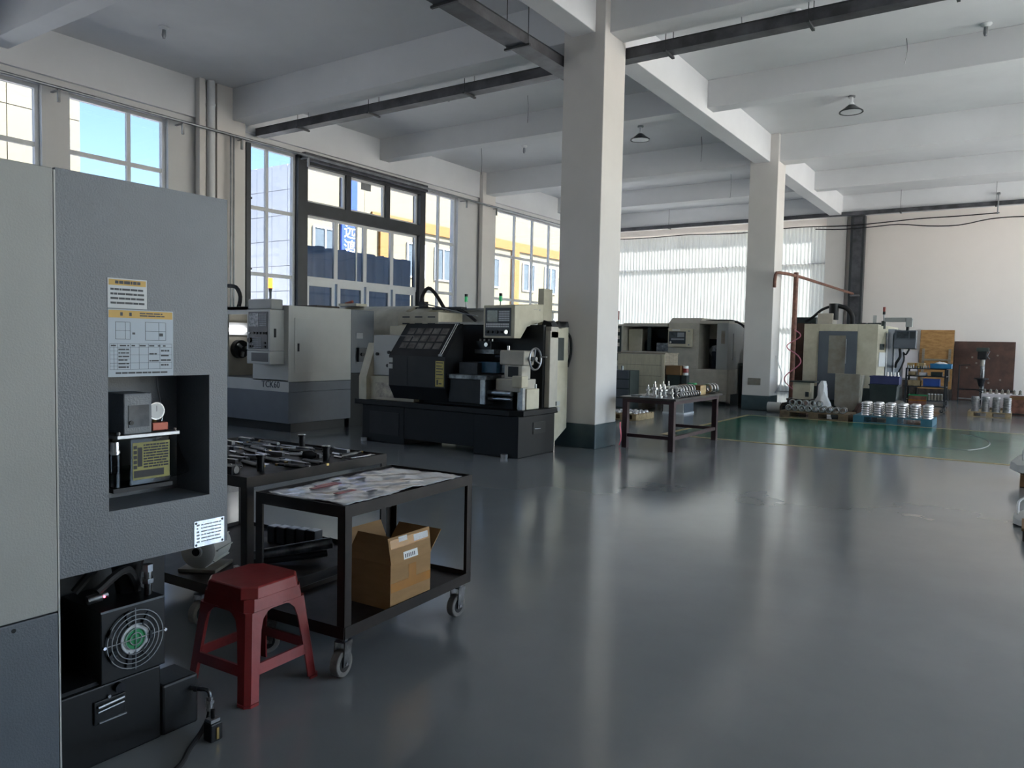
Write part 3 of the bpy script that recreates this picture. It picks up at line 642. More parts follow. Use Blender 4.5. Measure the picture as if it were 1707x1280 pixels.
# drain fitting and hose on the floor beside it
dv = thing('drain_hose', 'black drain hose with brass elbow fittings hanging beside the hydraulic unit', 'hose', (-2.62, 1.76, 0))
MB().box(-2.86, -2.70, 1.645, 1.80, 0.0, 0.20).build('pump_foot', 'lathe_black', dv, bevel=0.01)
MB().cyl((-2.70, 1.765, 0.150), (-2.655, 1.785, 0.150), 0.009, n=10).cyl((-2.685, 1.772, 0.15), (-2.67, 1.778, 0.15), 0.013, n=6).tube([(-2.655, 1.785, 0.150), (-2.635, 1.793, 0.150), (-2.622, 1.797, 0.140), (-2.62, 1.797, 0.118)], 0.008, 8).build('elbow', 'oily_steel', dv, smooth=True)
MB().cyl((-2.62, 1.797, 0.125), (-2.618, 1.795, 0.072), 0.013, n=10).cyl((-2.62, 1.797, 0.112), (-2.62, 1.797, 0.10), 0.018, n=6).cyl((-2.618, 1.795, 0.082), (-2.618, 1.795, 0.072), 0.016, n=8).build('coupling', 'machined', dv, smooth=True)
MB().tube([(-2.618, 1.795, 0.075), (-2.612, 1.785, 0.045), (-2.58, 1.73, 0.018), (-2.52, 1.64, 0.010), (-2.45, 1.56, 0.010), (-2.40, 1.44, 0.010)], 0.010, 8).build('hose', 'black_rubber', dv, smooth=True)
av = thing('shutoff_valve', 'small black valve with brass lever lying upright on the floor by the hose', 'valve', (-2.53, 1.74, 0))
MB().box(-2.555, -2.505, 1.722, 1.775, 0.0, 0.072).build('body', 'lathe_black', av, bevel=0.006)
MB().box(-2.548, -2.512, 1.728, 1.768, 0.072, 0.085).build('collar', 'machined', av); MB().cyl((-2.53, 1.748, 0.085), (-2.53, 1.748, 0.118), 0.008, n=8).build('stem', 'dark_oxide', av)
MB().box(-2.504, -2.500, 1.745, 1.755, 0.01, 0.055).build('lever', 'brass', av)

# ------------------------------------------------------------------ red plastic stool
sl = local('plastic_stool', 'red moulded plastic stool beside the black steel cart', 'stool', (-2.835, 2.165, 0), R(3))
def sq(h, z, c=0.03):
    return [(h - c, -h, z), (h, -h + c, z), (h, h - c, z), (h - c, h, z), (-h + c, h, z), (-h, h - c, z), (-h, -h + c, z), (-h + c, -h, z)]
H = 0.485; TH, BH = 0.148, 0.205
def hw(z): return BH + (TH + 0.008 - BH) * z / (H - 0.02)
MB().loft([sq(TH + 0.013, H - 0.052, 0.05), sq(TH + 0.007, H - 0.006, 0.05), sq(TH + 0.001, H, 0.048)]).build('seat', 'red_plastic', sl, bevel=0.003)
MB().loft([sq(hw(0.43) + 0.003, 0.375), sq(hw(0.47), H - 0.05)], cap=False).build('apron', 'red_plastic', sl)
for o_ in (sl.children[-1],):
    o_.modifiers.new('thick', 'SOLIDIFY').thickness = 0.008
for sx in (-1, 1):
    for sy in (-1, 1):
        def L(z, w):
            h = hw(z); t = 0.008
            return [(sx * h, sy * (h - 0.02), z), (sx * (h - 0.02), sy * h, z), (sx * (h - w), sy * h, z), (sx * (h - w), sy * (h - t), z), (sx * (h - 0.02 - t), sy * (h - t), z), (sx * (h - t), sy * (h - 0.02 - t), z), (sx * (h - t), sy * (h - w), z), (sx * h, sy * (h - w), z)]
        rs = [L(0.012, 0.062), L(0.10, 0.062), L(0.30, 0.070), L(0.345, 0.080), L(0.37, 0.105), L(0.382, 0.14)]
        foot = [(p[0] + sx * 0.006, p[1] + sy * 0.006, 0.0) for p in rs[0]]
        MB().loft([foot, [(p[0], p[1], 0.012) for p in foot]] + rs).build('leg', 'red_plastic', sl, smooth=True)
for k in range(4):
    h0, h1 = hw(0.12), hw(0.165); a = k * PI / 2; ca, sa = math.cos(a), math.sin(a)
    def rt(x, y, z): return (x * ca - y * sa, x * sa + y * ca, z)
    MB().loft([[rt(h0 - 0.055, -h0, 0.12), rt(h0 - 0.055, -h0 + 0.012, 0.12), rt(-h0 + 0.055, -h0 + 0.012, 0.12), rt(-h0 + 0.055, -h0, 0.12)], [rt(h1 - 0.055, -h1, 0.165), rt(h1 - 0.055, -h1 + 0.012, 0.165), rt(-h1 + 0.055, -h1 + 0.012, 0.165), rt(-h1 + 0.055, -h1, 0.165)]]).build('rail', 'red_plastic', sl)

# ------------------------------------------------------------------ steel carts
def caster(parent, x, y, zt, r=0.062, swivel=0.0):
    c, s = math.cos(swivel), math.sin(swivel)
    def q(a, b, z): return (x + a * c - b * s, y + a * s + b * c, z)
    def bx(a0, a1, b0, b1, z0, z1):
        m = MB().box(a0, a1, b0, b1, z0, z1); m.v = [q(p[0], p[1], p[2]) for p in m.v]; return m
    k = bx(-0.04, 0.04, -0.035, 0.035, zt - 0.008, zt)
    k.cyl(q(0, 0, zt - 0.03), q(0, 0, zt - 0.008), 0.022, n=12)
    for s2 in (-1, 1):
        k.add([q(-0.03, s2 * 0.030, zt - 0.03), q(0.03, s2 * 0.030, zt - 0.03), q(0.005, s2 * 0.030, r - 0.012), q(-0.04, s2 * 0.030, r - 0.012), q(-0.03, s2 * 0.026, zt - 0.03), q(0.03, s2 * 0.026, zt - 0.03), q(0.005, s2 * 0.026, r - 0.012), q(-0.04, s2 * 0.026, r - 0.012)], [(0, 1, 2, 3), (4, 5, 6, 7), (0, 1, 5, 4), (1, 2, 6, 5), (2, 3, 7, 6), (3, 0, 4, 7)])
    k.add(*(lambda m: (m.v, m.f))(bx(-0.03, 0.03, -0.03, 0.03, zt - 0.034, zt - 0.028)))
    f = k.build('caster', 'oily_steel', parent)
    w = MB(); w.cyl(q(-0.018, -0.021, r), q(-0.018, 0.021, r), r, n=22); w.build('tyre', 'tire_grey', f, bevel=0.004, smooth=True)
    MB().cyl(q(-0.018, -0.0225, r), q(-0.018, 0.0225, r), r * 0.62, n=18).build('wheel_disc', 'lathe_black', f, smooth=True)
    MB().cyl(q(-0.018, -0.034, r), q(-0.018, 0.034, r), 0.008, n=8).build('axle', 'galv', f)
def cart(label, loc, rot, Wd, Ln, Ht, ins=0.05, z0=0.19):
    t = local('steel_cart', label, 'cart', loc, rot)     # origin = near right corner; x runs to -Wd, y to +Ln
    a = 0.045; rim = 0.055
    MB().box(-Wd + 0.006, -0.006, 0.006, Ln - 0.006, Ht - 0.022, Ht - 0.016).build('top_plate', 'cart_paint', t)
    MB().box(-Wd, 0, 0, 0.006, Ht - rim, Ht).box(-Wd, 0, Ln - 0.006, Ln, Ht - rim, Ht).box(-Wd, -Wd + 0.006, 0.006, Ln - 0.006, Ht - rim, Ht).box(-0.006, 0, 0.006, Ln - 0.006, Ht - rim, Ht).build('top_rim', 'cart_paint', t)
    for sx in (0, 1):
        for sy in (0, 1):
            x0 = -Wd if sx else -a; y0 = 0 if not sy else Ln - a
            xo = -Wd if sx else -0.006; yo = 0 if not sy else Ln - 0.006
            MB().box(x0, x0 + a, yo, yo + 0.006, z0, Ht - rim + 0.002).box(xo, xo + 0.006, y0, y0 + a, z0, Ht - rim + 0.002).build('leg', 'cart_paint', t)
    MB().box(-Wd + 0.008, -0.008, 0.008, Ln - 0.008, z0 + 0.024, z0 + 0.030).build('shelf_plate', 'cart_paint', t)
    MB().box(-Wd + 0.001, -0.001, -0.003, 0.003, z0, z0 + rim).box(-Wd + 0.001, -0.001, Ln - 0.003, Ln + 0.003, z0, z0 + rim).box(-Wd - 0.003, -Wd + 0.003, 0.003, Ln - 0.003, z0, z0 + rim).box(-0.003, 0.003, 0.003, Ln - 0.003, z0, z0 + rim).build('shelf_rim', 'cart_paint', t)
    for x, y, sw in ((-ins, 0.05, 0.5), (-ins, Ln - 0.05, 0.35), (-Wd + ins, 0.05, -0.3), (-Wd + ins, Ln - 0.05, 0.9)): caster(t, x, y, z0 + 0.002, swivel=sw + 1.2)
    return t
C2 = (-2.50, 2.40, 0); A2 = R(3.5)
c2 = cart('black steel cart with plastic film on top and a carton below', C2, A2, 0.58, 1.03, 0.80)
C1 = (-3.215, 2.415, 0); A1 = R(2.5)
c1 = cart('black steel cart loaded with cutting tools behind the film-covered cart', C1, A1, 1.32, 1.06, 0.845, ins=0.42)
def on(c, a, x, y, z): return (c[0] + x * math.cos(a) - y * math.sin(a), c[1] + x * math.sin(a) + y * math.cos(a), z)
# crumpled film on the top of the nearer cart
rr = random.Random(5); n1, n2 = 22, 40; vs = []
for j in range(n2 + 1):
    for i in range(n1 + 1):
        u_, v_ = i / n1, j / n2
        x = -0.035 - 0.50 * u_ + 0.012 * math.sin(v_ * 9); y = 0.03 + 0.94 * v_ + 0.015 * math.sin(u_ * 7)
        z = 0.788 + 0.007 * abs(math.sin(7 * u_ + 9 * v_)) + 0.006 * abs(math.sin(13 * v_ - 6 * u_ + 1)) + rr.uniform(0, 0.004)
        vs.append((x, y, z))
m = MB().add(vs, [(j * (n1 + 1) + i, j * (n1 + 1) + i + 1, (j + 1) * (n1 + 1) + i + 1, (j + 1) * (n1 + 1) + i) for j in range(n2) for i in range(n1)])
t = local('plastic_film', 'crumpled translucent plastic film with red and black print on cart top', 'plastic film', C2, A2)
f_ = m.build('sheet', 'film_sheet', t, smooth=True); f_.modifiers.new('thick', 'SOLIDIFY').thickness = 0.002
for (x, y, w, l, mt_) in ((-0.40, 0.19, 0.03, 0.20, 'print_red'), (-0.43, 0.25, 0.02, 0.14, 'print_red'), (-0.22, 0.17, 0.03, 0.13, 'print_red'), (-0.28, 0.26, 0.018, 0.05, 'print_dark'), (-0.13, 0.30, 0.02, 0.06, 'print_dark'), (-0.40, 0.52, 0.02, 0.06, 'print_dark'), (-0.46, 0.40, 0.015, 0.05, 'print_dark')):
    m = MB(); m.box(x - w / 2, x + w / 2, y, y + l, 0.8035, 0.806); m.build('print', mt_, f_)

# ------------------------------------------------------------------ open carton on the lower shelf
cx = local('cardboard_box', 'open cardboard box with brown tape on the lower shelf of the cart', 'box', on(C2, A2, -0.155, 0.50, 0.2205), R(2))
bw, bl_, bh, th = 0.29, 0.315, 0.225, 0.005      # x, y, z
MB().box(-bw / 2, bw / 2, -bl_ / 2, bl_ / 2, 0, th).box(-bw / 2, bw / 2, -bl_ / 2, -bl_ / 2 + th, th, bh).box(-bw / 2, bw / 2, bl_ / 2 - th, bl_ / 2, th, bh).box(-bw / 2, -bw / 2 + th, -bl_ / 2 + th, bl_ / 2 - th, th, bh).box(bw / 2 - th, bw / 2, -bl_ / 2 + th, bl_ / 2 - th, th, bh).build('carton', 'cardboard', cx)
def flap(name, pts, thick):
    n_ = (Vector(pts[1]) - Vector(pts[0])).cross(Vector(pts[3]) - Vector(pts[0])).normalized() * thick
    return MB().loft([[Vector(p) for p in pts], [Vector(p) + n_ for p in pts]]).build(name, 'cardboard', cx)
fa = flap('flap', [(bw / 2, -bl_ / 2, bh), (bw / 2, bl_ / 2, bh), (bw / 2 - 0.02, bl_ / 2 + 0.005, bh + 0.13), (bw / 2 - 0.02, -bl_ / 2 - 0.005, bh + 0.13)], 0.004)
flap('flap', [(-bw / 2, -bl_ / 2, bh), (-bw / 2, bl_ / 2, bh), (-bw / 2 - 0.06, bl_ / 2, bh + 0.12), (-bw / 2 - 0.06, -bl_ / 2, bh + 0.12)], 0.004)
flap('flap', [(-bw / 2, -bl_ / 2, bh), (bw / 2, -bl_ / 2, bh), (bw / 2 - 0.03, -bl_ / 2 + 0.06, bh + 0.12), (-bw / 2 + 0.02, -bl_ / 2 + 0.06, bh + 0.12)], 0.004)
flap('flap', [(-bw / 2, bl_ / 2, bh), (bw / 2, bl_ / 2, bh), (bw / 2, bl_ / 2 + 0.09, bh + 0.10), (-bw / 2, bl_ / 2 + 0.09, bh + 0.10)], 0.004)
MB().box(bw / 2, bw / 2 + 0.001, -bl_ / 2 + 0.005, bl_ / 2, 0.085, 0.130).build('tape', 'tape', cx); MB().box(bw / 2, bw / 2 + 0.0012, -0.02, 0.04, 0.13, 0.20).build('tape', 'tape', cx)
def onflap(y0, y1, z0, z1, o): return [(bw / 2 - 0.02 * z / 0.13 + o, y, bh + z) for y, z in ((y0, z0), (y1, z0), (y1, z1), (y0, z1))]
for y0, y1, z0, z1, mt_, nm_ in ((-0.15, 0.15, 0.075, 0.118, 'tape', 'tape'), (-0.06, 0.05, 0.008, 0.045, 'paper_white', 'shipping_label'), (0.03, 0.145, 0.082, 0.115, 'paper_white', 'shipping_label'), (-0.085, -0.02, 0.10, 0.125, 'paper_white', 'shipping_label')):
    MB().loft([onflap(y0, y1, z0, z1, 0.0042), onflap(y0, y1, z0, z1, 0.0052)]).build(nm_, mt_, fa)
m = MB()
for k in range(6): m.loft([onflap(-0.05 + k * 0.014, -0.043 + k * 0.014, 0.015, 0.034, 0.0053), onflap(-0.05 + k * 0.014, -0.043 + k * 0.014, 0.015, 0.034, 0.0056)])
m.build('print', 'print_dark', fa)

# ------------------------------------------------------------------ tools in the tray of the rear cart
ZT = 0.845 - 0.016
def tool_proto(kind):
    t = local('tool', 'tool', 'tool', (0, 0, 0))
    if kind == 'bar':       # boring bar lying along x
        MB().cyl((-0.11, 0, 0.012), (0.05, 0, 0.012), 0.012, n=12).build('shank', 'oily_steel', t, smooth=True)
        MB().cyl((0.05, 0, 0.012), (0.10, 0, 0.012), 0.008, 0.006, n=10).build('neck', 'dark_oxide', t, smooth=True); MB().box(0.097, 0.112, -0.008, 0.008, 0.006, 0.018).build('insert_tip', 'brass', t)
        n_ = 'boring_bar'
    elif kind == 'holder':  # square turning tool holder
        MB().box(-0.075, 0.05, -0.0125, 0.0125, 0, 0.025).build('shank', 'machined', t, bevel=0.001); MB().prism([(0.05, -0.0125), (0.075, -0.02), (0.082, 0.004), (0.05, 0.0125)], 'z', 0.003, 0.025).build('head', 'dark_oxide', t)
        MB().cyl((0.066, -0.006, 0.025), (0.066, -0.006, 0.030), 0.006, n=8).build('clamp_screw', 'machined', t); n_ = 'turning_tool'
    elif kind == 'sleeve':  # upright flanged sleeve
        MB().lathe([(0.012, 0.0), (0.020, 0.0), (0.020, 0.075), (0.026, 0.075), (0.026, 0.088), (0.012, 0.088), (0.012, 0.0)], n=20).build('sleeve_body', 'dark_oxide', t, smooth=True)
        MB().lathe([(0.014, 0.0882), (0.026, 0.0882), (0.026, 0.0895), (0.014, 0.0895), (0.014, 0.0882)], n=20).build('rim', 'bright_steel', t, smooth=True); n_ = 'tool_sleeve'
    elif kind == 'chuck':   # lying drill chuck
        MB().lathe([(0.0, -0.03), (0.024, -0.03), (0.029, -0.015), (0.029, 0.02), (0.022, 0.032), (0.012, 0.05), (0.0, 0.05)], (0, 0, 0.029), 'x', 20).build('chuck_body', 'dark_oxide', t, smooth=True)
        MB().cyl((-0.11, 0, 0.029), (-0.03, 0, 0.029), 0.010, 0.014, n=12).build('taper_shank', 'bright_steel', t, smooth=True); MB().ring((0.0, 0, 0.029), 0.0262, 0.0028, 'x', 20, 6).build('knurled_ring', 'bright_steel', t); n_ = 'drill_chuck'
    elif kind == 'drill':
        MB().cyl((-0.09, 0, 0.008), (-0.02, 0, 0.008), 0.008, n=10).build('shank', 'bright_steel', t, smooth=True); MB().cyl((-0.02, 0, 0.008), (0.08, 0, 0.008), 0.0065, n=8).cyl((0.08, 0, 0.008), (0.09, 0, 0.008), 0.0065, 0.0005, n=8).build('flutes', 'dark_oxide', t, smooth=True); n_ = 'twist_drill'
    elif kind == 'wrench':
        MB().box(-0.08, 0.07, -0.009, 0.009, 0.0, 0.007).build('handle', 'bright_steel', t, bevel=0.002)
        MB().prism([(0.065, -0.016), (0.10, -0.02), (0.10, -0.008), (0.083, -0.006), (0.083, 0.006), (0.10, 0.008), (0.10, 0.02), (0.065, 0.016)], 'z', 0, 0.009).build('jaw', 'bright_steel', t); n_ = 'spanner'
    elif kind == 'plate':
        MB().box(-0.045, 0.045, -0.018, 0.018, 0, 0.005).build('blade', 'bright_steel', t, bevel=0.001); MB().box(-0.07, -0.045, -0.014, 0.014, 0, 0.01).build('grip', 'dark_oxide', t, bevel=0.002); n_ = 'cut_off_blade'
    else:                   # block holder
        MB().box(-0.05, 0.05, -0.035, 0.035, 0, 0.045).build('block', 'dark_oxide', t, bevel=0.004); MB().cyl((0.05, 0, 0.024), (0.053, 0, 0.024), 0.02, n=16).build('bore', 'machined', t)
        for x in (-0.03, 0.0, 0.03): MB().cyl((x, 0.018, 0.045), (x, 0.018, 0.050), 0.006, n=6).build('set_screw', 'machined', t)
        n_ = 'tool_block'
    t.name = n_; return t
LBL = {'bar': 'oily round boring bar lying among the tools on the cart', 'holder': 'square-shank turning tool lying among the tools on the cart', 'sleeve': 'upright black flanged sleeve among the tools on the cart',
       'chuck': 'drill chuck with bright taper shank on the tool cart', 'drill': 'slim twist drill lying among the tools on the cart', 'wrench': 'bright open-ended spanner lying on the tool cart', 'plate': 'flat bright cut-off blade lying on the tool cart', 'block': 'dark square tool block on the tool cart'}
proto = {}
def put_tool(kind, x, y, ang, z=ZT, label=None):
    p = on(C1, A1, x, y, z + 0.0006)
    if kind not in proto:
        proto[kind] = o = tool_proto(kind); o.location = p; o.rotation_euler = (0, 0, ang + A1)
        o['label'] = label or LBL[kind]; o['category'] = 'tool'; o['group'] = 'cutting tools on the cart tray'
        return o
    o = dup(proto[kind], p, (0, 0, ang + A1)); o['label'] = label or LBL[kind]; return o
put_tool('sleeve', -0.175, 0.235, 0, label='tall upright black sleeve at the tray edge of the tool cart')
put_tool('sleeve', -0.155, 0.70, 0, label='upright flanged sleeve beside the drill chuck on the tool cart')
put_tool('chuck', -0.26, 0.66, 0.5)
put_tool('plate', -0.32, 0.20, -0.9)
put_tool('block', -0.235, 0.075, 0.2)
put_tool('wrench', -0.09, 0.93, 1.5); put_tool('bar', -0.17, 0.93, 1.7)
grid = []
rr = random.Random(11)
kinds = ['bar', 'holder', 'drill', 'holder', 'wrench', 'bar', 'plate', 'holder', 'drill', 'wrench', 'bar', 'holder']
used = [(-0.175, 0.235), (-0.155, 0.70), (-0.26, 0.66), (-0.32, 0.20), (-0.235, 0.075), (-0.09, 0.93), (-0.17, 0.93)]
ki = 0
for iy in range(12):
    for ix in range(6):
        x = -0.12 - ix * 0.212 + rr.uniform(-0.012, 0.012); y = 0.06 + iy * 0.084 + rr.uniform(-0.008, 0.008)
        if any(abs(x - a) < 0.13 and abs(y - b) < 0.075 for a, b in used): continue
        put_tool(kinds[ki % 12], x, y, rr.choice((0.0, PI)) + rr.uniform(-0.22, 0.22)); ki += 1
put_tool('sleeve', -0.66, 0.985, 0, label='upright black sleeve at the rim of the tool cart facing the grey machine')
t = local('pull_stud_tool', 'tall stacked collet holder standing tallest among the tools on the tray', 'tool', on(C1, A1, -0.60, 0.30, ZT + 0.0006), group='cutting tools on the cart tray')
MB().lathe([(0.0, 0), (0.03, 0), (0.03, 0.03), (0.022, 0.035), (0.022, 0.10), (0.03, 0.105), (0.03, 0.125), (0.018, 0.13), (0.012, 0.19), (0.0, 0.19)], n=20).build('holder_body', 'oily_steel', t, smooth=True)
MB().cyl((0, 0, 0.19), (0, 0, 0.235), 0.006, n=8).build('stud', 'dark_oxide', t)

# things on the lower shelf of the rear cart
ZS = 0.19 + 0.030
for k in range(5):
    x = -0.40 - 0.09 * k
    t = local('steel_block', 'dark square steel block in a row on the lower cart shelf', 'metal block', on(C1, A1, x, 0.85, ZS + 0.0006), A1, group='steel blocks on the cart shelf')
    MB().box(-0.035, 0.035, -0.035, 0.035, 0, 0.13 - 0.006 * k).build('block', 'dark_oxide', t, bevel=0.004); MB().box(-0.03, 0.03, -0.03, 0.03, 0.13 - 0.006 * k, 0.132 - 0.006 * k).build('machined_top', 'machined', t)
t = thing('steel_tube', 'long dull steel tube lying across the lower shelf of the tool cart', 'tube', (-3.7, 3.0, ZS))
a = Vector(on(C1, A1, -0.50, 0.46, ZS + 0.036)); b = Vector(on(C1, A1, -0.18, 0.78, ZS + 0.10))
MB().cyl(a, b, 0.034, n=18).build('tube_wall', 'oily_steel', t, smooth=True); MB().cyl(b, b + (b - a).normalized() * 0.002, 0.027, n=18).build('bore', 'black_paint', t)
t = thing('steel_tube', 'thinner dark steel tube beside the long dull tube on the cart shelf', 'tube', (-3.7, 2.95, ZS))
a = Vector(on(C1, A1, -0.44, 0.40, ZS + 0.022)); b = Vector(on(C1, A1, -0.14, 0.70, ZS + 0.06))
MB().cyl(a, b, 0.02, n=14).build('tube_wall', 'dark_oxide', t, smooth=True); MB().cyl(b, b + (b - a).normalized() * 0.002, 0.015, n=14).build('bore', 'black_paint', t)
t = local('chuck_key', 'bright T-handled chuck key on the lower cart shelf', 'tool', on(C1, A1, -0.20, 0.26, ZS + 0.0006), A1 + 0.6)
MB().cyl((-0.07, 0, 0.01), (0.07, 0, 0.01), 0.01, n=10).build('cross_handle', 'bright_steel', t, smooth=True); MB().cyl((0, 0, 0.01), (0, -0.12, 0.01), 0.009, n=10).build('key_shaft', 'oily_steel', t, smooth=True)
t = local('clamp_bracket', 'small bent steel clamp bracket on the lower cart shelf', 'tool', on(C1, A1, -0.33, 0.22, ZS + 0.0006), A1 - 0.3)
MB().box(-0.05, 0.05, -0.012, 0.012, 0, 0.008).box(-0.05, -0.042, -0.012, 0.012, 0.008, 0.05).box(-0.05, 0.0, -0.012, 0.012, 0.05, 0.058).build('strap', 'machined', t); MB().cyl((0.03, 0, 0.008), (0.03, 0, 0.03), 0.007, n=6).build('stud', 'oily_steel', t)
# motor end bell on the left of the rear cart
t = local('electric_motor', 'grey cast electric motor with round flange on the floor shelf behind the cabinet', 'motor', on(C1, A1, -0.62, 0.20, ZS + 0.0006), R(30))
MB().box(-0.11, 0.11, -0.07, 0.16, 0.0, 0.02).build('foot', 'dirty_grey', t, bevel=0.004)
MB().cyl((0, 0.16, 0.12), (0, -0.05, 0.12), 0.098, n=28).build('housing', 'machine_light', t, smooth=True)
fl_ = MB().lathe([(0.0, -0.075), (0.03, -0.075), (0.035, -0.068), (0.085, -0.062), (0.10, -0.05), (0.0, -0.05)], (0, 0, 0.12), 'y', 28).build('end_bell', 'machine_light', t, smooth=True)
MB().lathe([(0.0, -0.078), (0.022, -0.078), (0.022, -0.0745), (0.0, -0.0745)], (0, 0, 0.12), 'y', 20).build('shaft_hole', 'dark_oxide', fl_)
for k in range(10):
    a = 2 * PI * k / 10; MB().cbox((0.102 * math.cos(a), 0.06, 0.12 + 0.102 * math.sin(a)), (0.016, 0.19, 0.006), (0, -a, 0)).build('cooling_fin', 'machine_light', t)

# ================================================================== GREY TURNING MACHINE
mt = thing('cnc_lathe', 'grey enclosed turning machine with TCK60 lettering and hanging control panel', 'machine', (-11.0, 8.9, 0))
XE, YE = -9.84, 8.18
MB().box(-12.9, XE - 0.12, YE + 0.15, 9.9, 0.0, 0.20).build('plinth', 'black_paint', mt)
MB().box(-12.95, XE, YE, 9.55, 0.16, 0.67).box(-10.74, XE, YE + 0.012, 9.55, 0.67, 0.83).build('lower_skirt', 'machine_dark', mt, bevel=0.006, label='dark grey lower skirt')
MB().box(-12.95, XE - 0.002, YE, YE + 0.012, 0.671, 0.86).build('lettered_band', 'machine_light', mt)
place_text(text_mb('TCK60', 0.155, 0.003), (-10.275, YE - 0.002, 0.775), (1, 0, 0), (0, 0, 1)).build('lettering', 'print_dark', mt)
MB().box(-10.74, XE, YE, 9.55, 0.832, 2.07).build('body_panel', 'machine_light', mt, bevel=0.008)
MB().box(-12.95, -10.76, YE + 0.02, 8.26, 1.93, 2.06).box(-12.95, -12.2, YE + 0.02, 9.55, 0.86, 2.06).box(-12.95, -10.76, 9.05, 9.55, 0.86, 2.06).box(-12.2, -10.76, 8.2, 9.05, 2.0, 2.06).build('door_surround', 'machine_light', mt, bevel=0.004)
MB().box(-12.2, -10.76, 8.2, 9.05, 0.68, 0.855).build('chip_chute', 'machine_dark', mt)
MB().box(-12.2, -11.45, YE + 0.03, 8.24, 0.86, 1.93).build('sliding_door', 'machine_light', mt, bevel=0.006)
MB().box(-12.19, -11.75, 8.3, 9.04, 0.86, 1.99).build('headstock', 'machine_taupe', mt)
ck = MB().lathe([(0.0, 0.0), (0.05, 0.0), (0.06, -0.02), (0.16, -0.02), (0.165, -0.12), (0.10, -0.14), (0.0, -0.14)], (-11.60, 8.62, 1.33), 'x', 24).build('chuck', 'dark_oxide', mt, smooth=True)
for a in (20, 140, 260): MB().cbox((-11.585, 8.62 + 0.09 * math.cos(R(a)), 1.33 + 0.09 * math.sin(R(a))), (0.05, 0.09, 0.045), (R(a), 0, 0)).build('jaw', 'machined', ck)
lm = MB().box(-11.75, -11.73, 8.34, 8.84, 1.58, 1.80).build('work_lamp', 'frame_white', mt); MB().cyl((-11.70, 8.38, 1.67), (-11.70, 8.76, 1.67), 0.035, n=14).build('tube', 'lamp_tube', lm, label='lit work lamp tube')
# access door on the end
dr = MB().box(XE, XE + 0.012, 8.30, 8.845, 0.985, 1.875).build('access_door', 'machine_light', mt, bevel=0.004); MB().box(XE + 0.012, XE + 0.024, 8.35, 8.385, 1.33, 1.46).build('handle', 'black_paint', dr, bevel=0.003)
rb = MB().box(-10.9, XE - 0.01, 9.56, 10.12, 0.95, 2.065).build('rear_cabinet', 'machine_dark', mt, bevel=0.006)
MB().box(XE - 0.01, XE - 0.004, 9.68, 9.84, 1.56, 1.66).build('name_plate', 'key_grey', rb); MB().box(XE - 0.01, XE + 0.05, 9.70, 9.94, 1.15, 1.40).build('terminal_box', 'panel_dark', rb, bevel=0.004)
for yv in (9.76, 9.86): MB().cyl((XE + 0.05, yv, 1.28), (XE + 0.08, yv, 1.28), 0.03, n=12).build('cable_gland', 'black_rubber', rb)
MB().box(-10.9, XE - 0.05, 9.56, 10.1, 0.0, 0.94).build('rear_base', 'black_paint', mt)
# control pendant
pb = MB().box(-10.52, -9.95, 7.90, 8.20, 1.335, 1.995).build('control_panel', 'machine_light', mt, bevel=0.01, label='pale hanging control panel')
MB().box(-10.52, -9.95, 7.92, 8.16, 1.997, 2.16).build('top_cap', 'machine_beige', pb, bevel=0.02)
MB().box(-10.52, -9.95, 7.90, 8.20, 1.12, 1.332).build('tray_box', 'machine_light', pb, bevel=0.008); MB().box(-10.40, -9.99, 7.896, 7.902, 1.16, 1.30).build('tray_slot', 'panel_dark', pb)
MB().box(-10.475, -9.995, 7.892, 7.9, 1.36, 1.955).build('face_plate', 'panel_dark', pb, bevel=0.004)
MB().box(-10.455, -10.22, 7.888, 7.892, 1.72, 1.935).build('screen', 'screen_bright', pb)
kb = MB()
for i in range(6):
    for j in range(7): kb.box(-10.20 + i * 0.030, -10.178 + i * 0.030, 7.886, 7.892, 1.725 + j * 0.030, 1.747 + j * 0.030)
for i in range(9):
    for j in range(6): kb.box(-10.37 + i * 0.026, -10.352 + i * 0.026, 7.886, 7.892, 1.375 + j * 0.030, 1.395 + j * 0.030)
k_ = kb.build('keys', 'key_grey', pb); k_['kind'] = 'stuff'
for i, x in enumerate((-10.43, -10.33, -10.25, -10.17, -10.09, -10.03)): MB().cyl((x, 7.892, 1.615), (x, 7.872, 1.615), 0.020 if i else 0.014, n=12).build('knob', 'black_paint' if i else 'frame_white', pb)
MB().cyl((-10.42, 7.892, 1.50), (-10.42, 7.86, 1.50), 0.042, n=16).build('hand_wheel', 'black_paint', pb, smooth=True)
for x, z in ((-10.42, 1.40), (-10.36, 1.40), (-10.05, 1.40), (-10.05, 1.46)): MB().cyl((x, 7.892, z), (x, 7.87, z), 0.017, n=12).build('knob', 'black_paint', pb)
MB().box(-9.952, -9.94, 7.98, 8.02, 1.55, 1.69).build('handle', 'black_paint', pb, bevel=0.003)
sl_ = MB().cyl((-10.14, 8.06, 2.16), (-10.14, 8.06, 2.28), 0.018, n=10).build('signal_lamp', 'machine_dark', mt, smooth=True); MB().cyl((-10.14, 8.06, 2.28), (-10.14, 8.06, 2.34), 0.022, 0.035, n=14).build('base', 'machine_dark', sl_); MB().cyl((-10.14, 8.06, 2.34), (-10.14, 8.06, 2.50), 0.035, n=16).build('lens', 'lens_orange', sl_, smooth=True, label='orange signal lens')
MB().tube([(-11.55, 8.5, 2.06), (-11.50, 8.5, 2.25), (-11.62, 8.5, 2.42), (-11.85, 8.5, 2.45)], 0.035, 8).build('conduit', 'black_rubber', mt, smooth=True)
MB().box(-10.55, -9.98, 8.9, 9.4, 2.07, 2.11).build('roof_cover', 'junk_brown', mt)

